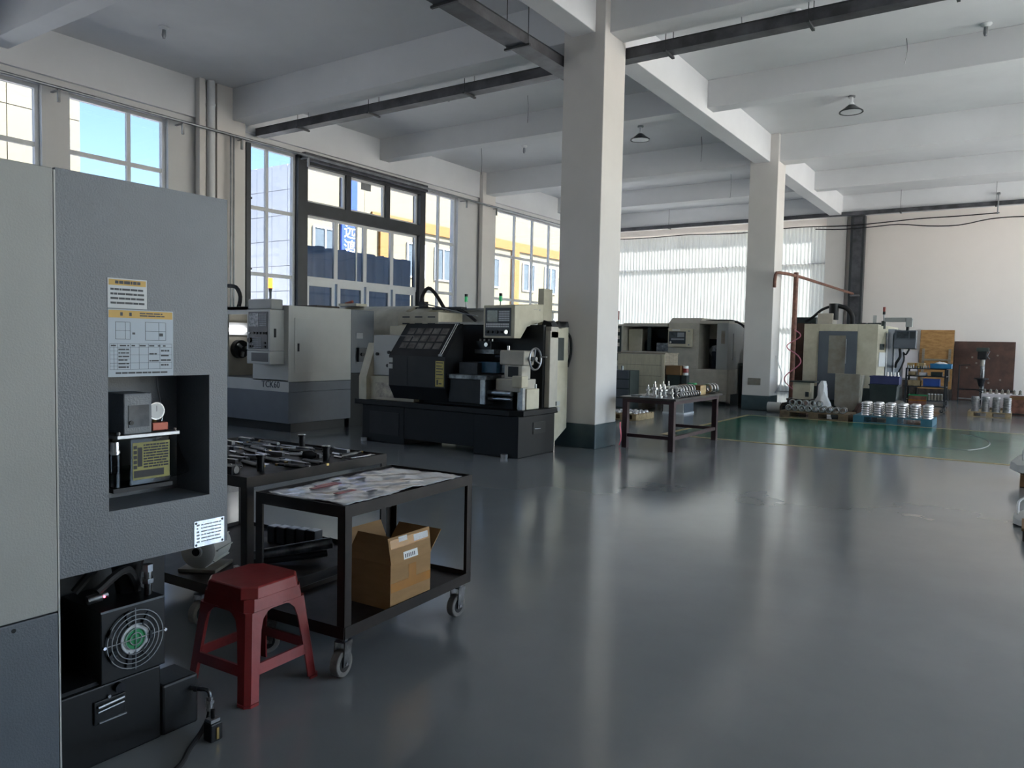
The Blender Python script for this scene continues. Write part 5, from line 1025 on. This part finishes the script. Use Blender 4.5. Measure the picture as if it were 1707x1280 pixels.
t = thing('plastic_box', 'white and pink plastic box on the dark low cabinet', 'box', (-6.0, 20.5, 1.12)); MB().box(-6.10, -5.93, 20.35, 20.7, 1.12, 1.26).build('box_body', 'board_white', t, bevel=0.004); MB().box(-6.11, -5.92, 20.34, 20.71, 1.26, 1.30).build('box_lid', 'tape_pink', t)

# ================================================================== PALLETS WITH RINGS
def pallet(label, x0, x1, y0, y1, h, m, m2=None):
    t = thing('pallet', label, 'pallet', ((x0 + x1) / 2, y0, 0)); n_ = 7; w = (y1 - y0) / n_
    for k in range(n_): MB().box(x0, x1, y0 + w * k, y0 + w * k + w * 0.8, h - 0.022, h).build('deck_board', m, t)
    L_ = x1 - x0
    for x in (x0, x0 + L_ * 0.43, x1 - 0.14 * L_):
        MB().box(x, x + 0.14 * L_, y0, y1, 0.0, h - 0.022).build('bearer', m2 or m, t)
    MB().box(x0, x1, y0 + 0.001, y0 + 0.09, 0.0, 0.018).build('bottom_board', m, t)
    return t
pallet('worn wooden pallet carrying rows of bright rings before the milling machine', -4.55, -3.12, 17.58, 18.5, 0.145, 'pallet_old')
pallet('blue plastic pallet carrying stacks of bright rings', -3.02, -1.53, 17.58, 18.55, 0.15, 'pallet_blue')
pallet('small wooden pallet carrying ring stacks near the end wall', -1.12, -0.24, 21.3, 22.2, 0.125, 'pallet_wood')
pallet('small pallet carrying silver parts under the work table', -7.2, -6.55, 14.3, 15.2, 0.13, 'pallet_wood')
def flat_ring(R1, R0, h, m):
    me = MB().lathe([(R0, 0), (R1 - 0.004, 0), (R1, 0.006), (R1 - 0.004, h * 0.45), (R1 - 0.020, h - 0.001), (R0, h - 0.001), (R0, 0)], n=18).mesh('turned_ring', smooth=True); me.materials.append(MATS[m]); return me
def stacks(me, cols, rows_, n_, h, z, lab, grp):
    for y_ in rows_:
        for x in cols:
            for k in range(n_):
                o = bpy.data.objects.new('turned_ring', me); COL.objects.link(o); o.location = (x, y_, z + h * k + 0.0005); o.rotation_euler = (0, 0, k * 0.7); tag(o, lab, 'ring', grp)
me = flat_ring(0.095, 0.06, 0.048, 'bright_steel')
stacks(me, [-2.80 + 0.232 * i for i in range(6)], (17.74, 18.0), 6, 0.048, 0.15, 'bright flat ring in a stack on the blue pallet', 'rings stacked on the blue pallet')
me = flat_ring(0.09, 0.06, 0.04, 'machined')
stacks(me, [-0.98 + 0.215 * i for i in range(4)], (21.45,), 9, 0.04, 0.125, 'dull flat ring in a stack on the pallet near the end wall', 'rings stacked on the pallet by the end wall')
me = flat_ring(0.05, 0.03, 0.05, 'bright_steel')
stacks(me, [-7.12 + 0.125 * i for i in range(5)], (14.42, 14.6, 14.78, 14.96), 1, 0.05, 0.13, 'small silver collar set out on the pallet under the work table', 'collars on the pallet under the table')
pts = [(-4.38 + 0.142 * i, y_, 0.1455) for y_ in (17.68, 17.86) for i in range(9)] + [(-4.309 + 0.142 * i, 17.70, 0.1455 + 0.1215) for i in range(5)]
ring_row('turned_ring', 'bright ring standing on edge in rows on the worn wooden pallet', 'rings on the wooden pallet', 0.070, 0.048, 0.10, pts, 'bright_steel')

# ================================================================== MILLING MACHINE
vm = thing('milling_machine', 'cream milling machine with dark sliding door and swing-arm control pendant', 'machine', (-3.8, 20.9, 0))
YV = 20.0
MB().prism([(-4.66, YV), (-2.97, YV), (-2.62, YV + 0.35), (-2.62, 21.9), (-4.66, 21.9)], 'z', 0.0, 0.62).build('base', 'bin_dark', vm, bevel=0.01)
MB().box(-4.66, -4.30, YV, 21.9, 0.62, 2.16).build('left_panel', 'machine_cream', vm, bevel=0.008); MB().box(-3.42, -2.97, YV, 21.9, 0.62, 2.16).build('right_panel', 'machine_cream', vm, bevel=0.008); MB().box(-4.30, -3.42, YV, 21.9, 1.985, 2.16).build('header', 'machine_cream', vm, bevel=0.006); MB().box(-4.30, -3.42, YV + 0.3, 21.9, 0.62, 1.985).build('inner_wall', 'lathe_black', vm)
MB().prism([(-2.97, YV + 0.005), (-2.78, YV + 0.2), (-2.78, 21.9), (-2.97, 21.9)], 'z', 0.62, 2.12).build('corner_panel', 'machine_cream', vm); MB().prism([(-2.78, YV + 0.2), (-2.62, YV + 0.36), (-2.62, 21.8), (-2.78, 21.8)], 'z', 0.62, 2.05).build('side_window', 'machine_dark', vm)
for x, yy_ in ((-2.80, YV + 0.17), (-2.65, YV + 0.32)): MB().cyl((x, yy_, 0.7), (x, yy_, 1.95), 0.02, n=8).build('guide_rod', 'galv', vm)
MB().cbox((-2.88, YV + 0.085, 1.62), (0.12, 0.012, 0.14), (0, 0, R(45))).build('switch_plate', 'bin_dark', vm); MB().cbox((-2.87, YV + 0.09, 1.32), (0.17, 0.008, 0.34), (0, 0, R(45))).build('paper_note', 'paper_white', vm)
dd = MB().box(-4.30, -3.42, YV - 0.03, YV + 0.03, 0.30, 1.985).build('sliding_door', 'machine_dark', vm, bevel=0.006, label='dark blue-grey sliding door'); MB().box(-4.06, -3.67, YV - 0.036, YV - 0.03, 0.95, 1.88).build('door_window', 'dirty_grey', dd, bevel=0.03); MB().cyl((-3.655, YV - 0.06, 1.2), (-3.655, YV - 0.06, 1.8), 0.012, n=8).build('pull_handle', 'galv', dd)
hd = MB().box(-4.55, -4.18, 20.9, 21.4, 2.16, 2.46).build('spindle_head', 'machine_taupe', vm, bevel=0.01); MB().cyl((-4.20, 21.1, 2.30), (-4.20, 21.1, 2.72), 0.12, n=16).build('spindle_motor', 'lathe_black', hd, smooth=True)
MB().tube([(-4.12, 21.1, 2.66), (-3.9, 21.1, 2.6), (-3.76, 21.1, 2.42), (-3.74, 21.1, 2.17)], 0.06, 10).tube([(-4.25, 21.1, 2.66), (-4.5, 21.1, 2.56), (-4.7, 21.1, 2.38), (-4.9, 21.1, 2.25)], 0.035, 8).build('cable_hose', 'black_rubber', vm, smooth=True)
for x0, x1 in ((-3.55, -3.35), (-3.3, -3.0)): MB().box(x0, x1, 20.6, 21.0, 2.16, 2.21).build('roof_cover', 'bin_dark', vm)
MB().cyl((-3.10, 20.3, 2.16), (-3.10, 20.3, 2.38), 0.04, n=12).build('oil_cup', 'clear_plastic', vm); MB().box(-5.0, -4.66, 20.7, 21.8, 0.3, 2.2).build('side_guard', 'rust_brown', vm)
MB().box(-5.45, -4.80, 21.9, 22.6, 0.0, 2.40).build('electrical_cabinet', 'bin_dark', vm, bevel=0.01)
pa = MB().box(-2.86, -2.28, YV + 0.10, YV + 0.20, 2.22, 2.32).build('swing_arm', 'machine_beige', vm, bevel=0.01); MB().box(-2.40, -2.26, YV + 0.08, YV + 0.22, 2.10, 2.30).build('arm_knuckle', 'machine_beige', pa, bevel=0.01); MB().cyl((-2.88, YV + 0.15, 2.05), (-2.88, YV + 0.15, 2.24), 0.05, n=12).build('arm_pivot', 'bin_dark', pa); MB().cyl((-2.36, YV + 0.15, 2.0), (-2.36, YV + 0.15, 2.10), 0.035, n=10).build('swivel', 'lathe_black', pa)
pp = MB().prism([(YV - 0.05, 1.60), (YV + 0.25, 1.58), (YV + 0.25, 2.0), (YV + 0.02, 2.02), (YV + 0.02, 1.80)], 'x', -2.62, -2.16).build('control_pendant', 'machine_dark', vm, bevel=0.008); MB().box(-2.57, -2.32, YV + 0.012, YV + 0.02, 1.83, 1.99).build('screen', 'screen', pp); MB().box(-2.29, -2.18, YV + 0.012, YV + 0.02, 1.83, 1.99).build('keys', 'panel_dark', pp)
MB().tube([(-2.5, YV + 0.1, 1.58), (-2.48, YV + 0.05, 1.40), (-2.56, YV + 0.1, 1.25), (-2.60, YV + 0.3, 1.15)], 0.03, 8).tube([(-2.3, YV + 0.1, 1.58), (-2.36, YV + 0.05, 1.45), (-2.42, YV + 0.1, 1.5)], 0.02, 8).tube([(-2.42, YV + 0.1, 1.5), (-2.40, YV + 0.08, 1.3), (-2.52, YV + 0.12, 1.0)], 0.018, 8).build('cables', 'black_rubber', pp, smooth=True)
s_ = MB().cyl((-2.90, YV + 0.3, 2.16), (-2.90, YV + 0.3, 2.40), 0.015, n=8).build('signal_lamp', 'galv', vm); MB().cyl((-2.90, YV + 0.3, 2.40), (-2.90, YV + 0.3, 2.47), 0.032, n=12).build('base', 'black_paint', s_); MB().cyl((-2.90, YV + 0.3, 2.47), (-2.90, YV + 0.3, 2.58), 0.032, n=12).build('lens', 'lens_red', s_)
# rusty pipe frame next to it
jb = thing('jib_crane', 'rusty steel post with long pipe boom beside the milling machine', 'crane', (-4.82, 19.75, 0))
MB().cyl((-4.84, 19.72, 0.0), (-4.84, 19.72, 3.42), 0.06, n=12).build('post', 'rust_pipe', jb, smooth=True); MB().tube([(-4.92, 27.6, 3.40), (-4.86, 22.0, 3.36), (-4.84, 19.72, 3.34), (-5.05, 19.0, 3.36), (-5.12, 18.9, 3.30), (-5.13, 18.88, 3.0)], 0.04, 8, 2).build('boom_pipe', 'rust_pipe', jb, smooth=True); MB().box(-5.0, -4.72, 27.5, 27.70, 3.32, 3.37).build('end_bracket', 'galv', jb)
for k, (r_, z0) in enumerate(((0.16, 0.9), (0.19, 0.6))):
    pts = [(-4.80 + (r_ * math.sin(i * 0.9)), 19.575 + 0.05 * math.cos(i * 0.9), (2.0 if k == 0 else 1.45) - i * (0.08 if k == 0 else 0.13)) for i in range(9)]
    tag(MB().tube(pts, 0.014, 6).build('air_hose', 'hose_pink', smooth=True, at=pts[0]), ('upper pink air hose looped around the rusty post' if k == 0 else 'lower pink air hose wound widest around the rusty post'), 'hose')
t = thing('white_hose', 'thin white hose hanging on the column by the milling machine', 'hose', (-5.15, 19.55, 0)); MB().tube([(-5.16, 19.4, 1.35), (-5.08, 19.4, 1.1), (-5.0, 19.4, 0.85), (-5.06, 19.4, 0.6), (-5.16, 19.4, 0.42)], 0.014, 6).build('hose_line', 'frame_white', t, smooth=True)

# ------------------------------------------------------------------ clutter before the milling machine
t = thing('low_bench', 'low dark junk bench before the milling machine', 'bench', (-4.3, 18.9, 0)); MB().box(-4.76, -4.16, 18.92, 19.5, 0.30, 0.34).build('bench_top', 'junk_brown', t)
for x in (-4.74, -4.24):
    for y_ in (18.94, 19.42): MB().box(x, x + 0.06, y_, y_ + 0.06, 0, 0.30).build('leg', 'junk_brown', t)
t = thing('cream_box', 'cream metal box with dark label on the low junk bench', 'box', (-4.4, 19.0, 0.34)); MB().box(-4.62, -4.22, 18.94, 19.3, 0.3402, 0.74).build('box_body', 'machine_cream', t, bevel=0.006); MB().box(-4.33, -4.25, 18.935, 18.94, 0.40, 0.52).build('label', 'print_dark', t); MB().box(-4.68, -4.12, 18.90, 19.32, 0.74, 0.77).build('box_lid', 'bin_dark', t)
for i, (x, y_, w, h, m_, lab) in enumerate(((-4.66, 18.68, 0.26, 0.28, 'junk_brown', 'rough brown casting block beside the pallet'), (-4.32, 18.68, 0.24, 0.34, 'rust_brown', 'rusty angular casting block beside the pallet'), (-3.02, 18.80, 0.34, 0.36, 'rust_brown', 'wide rusty steel block behind the blue pallet'))):
    t = local('casting_block', lab, 'casting', (x, y_, 0), 0.35 * (i - 1)); MB().prism([(-w / 2, 0), (w / 2, 0), (w / 2, h * 0.6), (w * 0.25, h), (-w * 0.3, h * 0.9), (-w / 2, h * 0.5)], 'y', -0.13, 0.13).build('block', m_, t, bevel=0.01); MB().cyl((0, -0.131, h * 0.45), (0, -0.128, h * 0.45), h * 0.2, n=12).build('bore', 'black_paint', t)
t = local('steel_roll', 'pale cylindrical roll lying by the column foot near the milling machine', 'roll', (-5.0, 18.8, 0)); MB().cyl((-0.15, 0, 0.12), (0.15, 0, 0.12), 0.12, n=18).build('roll_body', 'machine_light', t, smooth=True); MB().cyl((0.15, 0, 0.12), (0.155, 0, 0.12), 0.05, n=12).build('core', 'dark_oxide', t)
t = local('grey_cover', 'dirty grey sheet cover leaning among the clutter before the milling machine', 'cover', (-3.42, 18.98, 0.0), 0); MB().prism([(-0.27, 0.25), (-0.15, 0.12), (0.12, 0.12), (0.27, 0.25), (0.27, 0.98), (-0.27, 0.98)], 'y', 0.0, 0.05).build('sheet', 'dirty_grey', t, bevel=0.012); MB().prism([(-0.27, 0.22), (0.27, 0.22), (0.32, 0.95), (-0.2, 0.95)], 'y', 0.05, 0.3).build('box_back', 'machine_taupe', t); MB().box(-0.2, 0.2, 0.02, 0.3, 0.0, 0.13).build('stand_foot', 'junk_brown', t)
bgm = MB(); ns = 9
bgm.loft([[(-3.92 + 0.13 * math.cos(2 * PI * k / ns) * s_ + 0.03 * math.sin(3 * k + z_ * 9), 18.84 + 0.10 * math.sin(2 * PI * k / ns) * s_, z_) for k in range(ns)] for z_, s_ in ((0.0, 1.5), (0.12, 1.6), (0.28, 1.35), (0.42, 0.95), (0.55, 0.7), (0.70, 0.75), (0.80, 0.3))])
tag(bgm.build('plastic_bag', 'sack_white', smooth=True, at=(-3.98, 18.84, 0.0)), 'crumpled white plastic bag slumped beside the grey sheet cover', 'bag')
t = local('blue_bottle', 'small blue bottle behind the white plastic bag', 'bottle', (-3.96, 19.22, 0.0)); MB().lathe([(0.0, 0), (0.07, 0), (0.07, 0.62), (0.03, 0.70), (0.03, 0.75), (0.0, 0.75)], n=14).build('bottle_body', 'bin_blue', t, smooth=True); MB().cyl((0, 0, 0.75), (0, 0, 0.78), 0.035, n=10).build('cap', 'frame_white', t)
t = local('waste_bin', 'dark green plastic bin under the blue crate', 'bin', (-2.68, 19.3, 0.0)); MB().loft([[(-0.25, -0.17, 0), (0.25, -0.17, 0), (0.25, 0.17, 0), (-0.25, 0.17, 0)], [(-0.29, -0.2, 0.76), (0.29, -0.2, 0.76), (0.29, 0.2, 0.76), (-0.29, 0.2, 0.76)]]).build('bin_body', 'bin_dark', t, bevel=0.01); MB().box(-0.305, 0.305, -0.215, 0.215, 0.735, 0.765).build('bin_rim', 'bin_dark', t)
t = local('plastic_crate', 'navy blue plastic crate standing on the dark green bin', 'crate', (-2.66, 19.3, 0.7655)); MB().box(-0.30, 0.30, -0.2, 0.2, 0, 0.012).box(-0.30, 0.30, -0.2, -0.188, 0, 0.19).box(-0.30, 0.30, 0.188, 0.2, 0, 0.19).box(-0.30, -0.288, -0.188, 0.188, 0, 0.19).box(0.288, 0.30, -0.188, 0.188, 0, 0.19).build('crate_wall', 'crate_navy', t); MB().box(-0.31, 0.31, -0.21, -0.2, 0.16, 0.19).box(-0.12, 0.12, -0.206, -0.2, 0.06, 0.11).build('crate_rib', 'crate_navy', t)
for i in range(4):
    t = local('machined_pin', 'bright pin standing upright in the navy crate', 'machined part', (-2.62 + 0.072 * i, 19.28, 0.778), group='pins in the navy crate'); MB().lathe([(0.0, 0), (0.025, 0), (0.025, 0.2), (0.015, 0.21), (0.015, 0.27), (0.0, 0.27)], n=10).build('pin_body', 'bright_steel', t, smooth=True); MB().cyl((0, 0, 0.05), (0, 0, 0.07), 0.03, n=10).build('collar', 'bright_steel', t)
t = local('cast_pulley', 'grey cast pulley with round eye behind the blue pallet', 'pulley', (-2.30, 18.82, 0)); MB().lathe([(0.06, -0.05), (0.14, -0.05), (0.12, 0), (0.14, 0.05), (0.06, 0.05), (0.06, -0.05)], (0, 0, 0.30), 'y', 20).build('pulley_wheel', 'dirty_grey', t, smooth=True); MB().box(-0.42, 0.1, -0.1, 0.1, 0.0, 0.16).build('pulley_base', 'dirty_grey', t, bevel=0.01)

# ------------------------------------------------------------------ tool trolley
tr = thing('tool_trolley', 'dark shelved tool trolley on casters beside the milling machine', 'trolley', (-2.05, 21.7, 0))
for z in (0.16, 0.30, 0.64, 0.90, 1.09): MB().box(-2.52, -1.62, 21.5, 22.1, z, z + 0.025).build('shelf', 'steel_dark', tr)
for x in (-2.52, -1.66):
    for y_ in (21.5, 22.06): MB().box(x, x + 0.04, y_, y_ + 0.04, 0.14, 1.113).build('post', 'steel_dark', tr)
for x in (-2.47, -1.67):
    for y_ in (21.55, 22.05): caster(tr, x, y_, 0.16)
def bin_(x0, x1, y0, y1, z0, h, m_, lab, name='parts_bin'):
    t = thing(name, lab, 'bin', ((x0 + x1) / 2, (y0 + y1) / 2, z0)); z0 += 0.0005
    MB().box(x0, x1, y0, y1, z0, z0 + 0.008).box(x0, x1, y0, y0 + 0.008, z0, z0 + h).box(x0, x1, y1 - 0.008, y1, z0, z0 + h).box(x0, x0 + 0.008, y0, y1, z0, z0 + h).box(x1 - 0.008, x1, y0, y1, z0, z0 + h).build('bin_wall', m_, t); MB().box(x0 - 0.006, x1 + 0.006, y0 - 0.006, y0, z0 + h - 0.02, z0 + h).build('bin_lip', m_, t)
    return t
b = bin_(-1.98, -1.52, 21.48, 21.85, 1.115, 0.12, 'bin_cyan', 'bright blue shallow tray on top of the tool trolley', 'parts_tray')
t = thing('white_rag', 'crumpled white rag lying in the bright blue tray', 'rag', (-1.75, 21.65, 1.13)); MB().loft([[(-1.75 + r_ * math.cos(2 * PI * k / 8), 21.66 + 0.7 * r_ * math.sin(2 * PI * k / 8), z_ + 0.015 * math.sin(5 * k)) for k in range(8)] for r_, z_ in ((0.16, 1.15), (0.18, 1.20), (0.12, 1.25), (0.04, 1.28))]).build('cloth', 'sack_white', t, smooth=True)
bin_(-2.12, -1.76, 21.51, 21.8, 0.665, 0.19, 'bin_blue', 'blue parts bin on the middle trolley shelf'); bin_(-2.46, -2.18, 21.51, 21.75, 0.665, 0.14, 'pallet_wood', 'tan parts bin on the middle trolley shelf')
bin_(-2.46, -2.30, 21.56, 21.8, 0.925, 0.10, 'pallet_wood', 'small tan bin on the upper trolley shelf'); bin_(-2.22, -2.06, 21.56, 21.8, 0.925, 0.08, 'board_white', 'small white bin on the upper trolley shelf'); bin_(-1.96, -1.72, 21.56, 21.8, 0.925, 0.10, 'bin_dark', 'small dark bin on the upper trolley shelf')
bin_(-2.44, -2.02, 21.51, 21.8, 0.325, 0.12, 'green_plastic', 'green parts bin on the lower trolley shelf'); t = thing('carton', 'orange-brown carton on the bottom of the tool trolley', 'box', (-2.2, 21.6, 0.185)); MB().box(-2.42, -2.02, 21.45, 21.49, 0.20, 0.42).build('carton_body', 'rust_pipe', t); MB().box(-2.42, -2.02, 21.44, 21.45, 0.30, 0.33).build('tape', 'tape', t)
t = thing('carton', 'flat tan carton lying on top of the tool trolley', 'box', (-2.4, 21.7, 1.115)); MB().box(-2.50, -2.12, 21.6, 21.9, 1.1155, 1.24).build('carton_body', 'wood_pale', t); MB().box(-2.33, -2.29, 21.599, 21.6, 1.12, 1.235).build('tape', 'tape', t)
rr = random.Random(3)
for i in range(9):
    x = -2.46 + 0.055 * i; z = 1.1155; t = local('tool_holder', 'small tool holder standing on the trolley top', 'tool', (x, 21.535, z), group='tool holders on the trolley top'); h = rr.uniform(0.05, 0.11); MB().lathe([(0.0, 0), (0.022, 0), (0.022, h * 0.5), (0.012, h * 0.6), (0.010, h), (0.0, h)], n=10).build('holder_body', rr.choice(('oily_steel', 'brass', 'bright_steel')), t, smooth=True); MB().cyl((0, 0, h * 0.3), (0, 0, h * 0.4), 0.025, n=10).build('flange', 'dark_oxide', t)
for i in range(5):
    x = -1.98 + 0.068 * i; t = local('grey_jar', 'small grey-green jar on the lower trolley shelf', 'jar', (x, 21.56, 0.3255), group='jars on the trolley'); MB().cyl((0, 0, 0), (0, 0, 0.14), 0.03, n=10).build('jar_body', 'dirty_grey', t, smooth=True); MB().cyl((0, 0, 0.14), (0, 0, 0.165), 0.026, n=10).build('lid', 'frame_white', t)

# ------------------------------------------------------------------ along the end wall
t = thing('plywood_board', 'tall golden plywood board with battens leaning on the end wall', 'board', (-2.4, 27.8, 0))
MB().prism([(27.62, 0.35), (27.90, 2.22), (27.93, 2.22), (27.65, 0.35)], 'x', -2.88, -1.93).build('sheet', 'plywood', t)
for x in (-2.80, -2.06): MB().prism([(27.60, 0.60), (27.755, 1.62), (27.79, 1.62), (27.635, 0.60)], 'x', x, x + 0.07).build('batten', 'wood_grey', t)
MB().box(-2.80, -2.0, 27.69, 27.74, 1.24, 1.30).build('cross_batten', 'wood_grey', t); MB().box(-2.84, -2.0, 27.45, 27.9, 0.0, 0.35).build('foot_rest', 'junk_brown', t)
t = thing('white_board', 'small white panel leaning on the end wall beside the plywood', 'board', (-3.15, 27.85, 0)); MB().prism([(27.7, 0.6), (27.9, 1.56), (27.92, 1.56), (27.72, 0.6)], 'x', -3.40, -2.92).build('sheet', 'board_white', t); MB().prism([(27.69, 0.6), (27.70, 0.66), (27.74, 0.66), (27.72, 0.6)], 'x', -3.41, -2.91).build('edge_trim', 'galv', t); MB().box(-3.4, -2.92, 27.6, 27.9, 0.0, 0.6).build('stand', 'junk_brown', t)
t = thing('steel_plate', 'large brown rusty steel plate leaning on the end wall', 'steel plate', (-1.1, 27.85, 0)); MB().prism([(27.72, 0.02), (27.94, 1.87), (27.96, 1.87), (27.75, 0.02)], 'x', -1.91, -0.30).build('plate', 'rust_brown', t)
for x, z in ((-1.3, 1.2), (-0.75, 1.45), (-0.65, 0.7), (-1.55, 1.05), (-0.95, 0.6), (-1.42, 1.38)):
    yy_ = 27.72 + 0.22 * (z / 1.85); MB().cyl((x, yy_ - 0.012, z), (x, yy_ + 0.01, z), 0.03, n=10).build('bolt_boss', 'dirty_grey', t)
dp = thing('drill_press', 'dark column drill press standing before the brown steel plate', 'drill press', (-1.12, 27.2, 0))
MB().box(-1.35, -0.88, 26.95, 27.45, 0.0, 0.10).build('base', 'lathe_black', dp, bevel=0.01); MB().cyl((-1.10, 27.3, 0.10), (-1.10, 27.3, 1.35), 0.06, n=14).build('column', 'oily_steel', dp, smooth=True); MB().cyl((-1.12, 27.12, 0.72), (-1.12, 27.12, 0.76), 0.19, n=20).build('work_table', 'lathe_black', dp); MB().cyl((-1.12, 27.15, 0.50), (-1.12, 27.15, 0.72), 0.06, 0.12, n=14).build('table_bracket', 'lathe_black', dp)
MB().box(-1.24, -1.0, 26.95, 27.4, 1.32, 1.56).build('head', 'lathe_black', dp, bevel=0.02); MB().box(-1.28, -0.96, 26.98, 27.45, 1.56, 1.68).build('belt_cover', 'bin_dark', dp, bevel=0.02); MB().cyl((-1.12, 27.05, 1.12), (-1.12, 27.05, 1.32), 0.05, n=14).build('quill', 'dirty_grey', dp, smooth=True); MB().cyl((-1.12, 27.05, 0.98), (-1.12, 27.05, 1.12), 0.018, 0.035, n=10).build('drill_chuck', 'oily_steel', dp, smooth=True)
for a in (90, 210, 330): MB().cyl((-0.99, 27.1, 1.42), (-0.93, 27.1 + 0.16 * math.cos(R(a)), 1.42 + 0.16 * math.sin(R(a))), 0.010, n=6).build('feed_lever', 'galv', dp)
t = thing('pipe_rack', 'low black pipe rack before the brown steel plate', 'rack', (-1.4, 26.9, 0))
for x in (-1.68, -0.85): MB().cyl((x, 26.7, 0.0), (x, 26.7, 1.15 if x < -1.2 else 0.45), 0.02, n=8).build('upright', 'lathe_black', t)
MB().cyl((-1.72, 26.7, 0.42), (-0.3, 26.7, 0.42), 0.02, n=8).build('cross_rail', 'lathe_black', t); MB().cyl((-1.7, 26.7, 0.14), (-0.3, 26.7, 0.14), 0.018, n=8).build('foot_rail', 'galv', t); MB().cyl((-1.2, 26.7, 0.42), (-0.7, 26.7, 0.14), 0.015, n=8).build('brace', 'lathe_black', t); MB().cyl((-1.7, 26.7, 1.13), (-1.4, 26.75, 1.16), 0.015, n=8).build('hook_arm', 'lathe_black', t)
t = thing('white_crate', 'long white crate filled with grey studs near the end wall', 'crate', (-0.4, 24.0, 0)); MB().box(-0.95, 0.6, 23.6, 24.3, 0.10, 0.46).build('crate_body', 'board_white', t, bevel=0.01); MB().box(-0.95, 0.6, 23.65, 24.25, 0.0, 0.10).build('skid', 'pallet_wood', t)
for i in range(10):
    t = local('stud', 'grey stud standing in a row on the long white crate', 'stud', (-0.88 + 0.13 * i, 23.68, 0.4605), group='studs on the white crate'); MB().lathe([(0.0, 0), (0.045, 0), (0.045, 0.02), (0.03, 0.03), (0.03, 0.10), (0.0, 0.11)], n=10).build('stud_body', 'dirty_grey', t, smooth=True); MB().cyl((0, 0, 0.11), (0, 0, 0.125), 0.015, n=6).build('tip', 'galv', t)
t = thing('brown_crate', 'open brown wooden crate before the long white crate', 'crate', (-0.05, 22.6, 0)); MB().box(-0.30, 0.6, 22.4, 22.42, 0.0, 0.46).box(-0.30, -0.28, 22.42, 23.2, 0.0, 0.46).box(-0.28, 0.6, 23.18, 23.2, 0.0, 0.46).box(-0.28, 0.6, 22.42, 23.18, 0.0, 0.02).build('crate_wall', 'rust_pipe', t); MB().box(-0.31, 0.6, 22.385, 22.4, 0.40, 0.47).build('top_batten', 'cardboard_dark', t); MB().box(-0.34, 0.6, 22.38, 22.40, 0.02, 0.06).build('bottom_batten', 'junk_brown', t)

# ------------------------------------------------------------------ sacks at the right
def sack(name, lab, c, sx, sy, h, seed):
    rr = random.Random(seed); n_ = 20; rings = []
    for z, s_ in ((0.0, 0.86), (0.10, 1.0), (0.45, 0.98), (0.75, 0.80), (0.93, 0.5), (1.0, 0.15)):
        rings.append([(c[0] + sx * s_ * math.copysign(abs(math.cos(2 * PI * k / n_)) ** 0.7, math.cos(2 * PI * k / n_)) * (1 + 0.05 * math.sin(3 * k + seed)), c[1] + sy * s_ * math.copysign(abs(math.sin(2 * PI * k / n_)) ** 0.7, math.sin(2 * PI * k / n_)), c[2] + h * z * (1 + 0.08 * math.sin(2.3 * k + z * 4))) for k in range(n_)])
    t = thing(name, lab, 'sack', c); o = MB().loft(rings).build('sack_body', 'sack_white', t, smooth=True); return t
wb = thing('timber_stack', 'stack of brown timber planks under the white sack', 'timber', (0.35, 10.9, 0))
for k in range(2): MB().box(0.0, 0.75, 10.55, 11.3, 0.002 + k * 0.07, 0.07 + k * 0.07).build('plank', 'cardboard_dark', wb, bevel=0.004)
t = sack('white_sack', 'large white woven sack lying on the timber stack', (0.34, 10.9, 0.1425), 0.44, 0.40, 0.24, 2); MB().tube([(0.02, 10.66, 0.30), (0.02, 10.64, 0.42), (0.10, 10.64, 0.52), (0.2, 10.66, 0.45), (0.22, 10.68, 0.34)], 0.012, 6).build('handle_loop', 'sack_white', t, smooth=True)
sb = thing('plastic_carton', 'low dark box beside the folded white bag', 'box', (0.3, 7.7, 0)); MB().box(0.04, 0.6, 7.5, 7.95, 0.0, 0.10).build('box_body', 'junk_brown', sb, bevel=0.008); MB().box(0.03, 0.61, 7.49, 7.96, 0.09, 0.11).build('box_rim', 'cardboard_dark', sb)
t = sack('white_bag', 'folded white plastic bag lying on the floor before the timber', (0.26, 8.32, 0.0), 0.30, 0.28, 0.14, 5); MB().tube([(0.0, 8.3, 0.08), (0.0, 8.45, 0.17), (0.06, 8.5, 0.22)], 0.012, 6).build('bag_tail', 'sack_white', t, smooth=True)
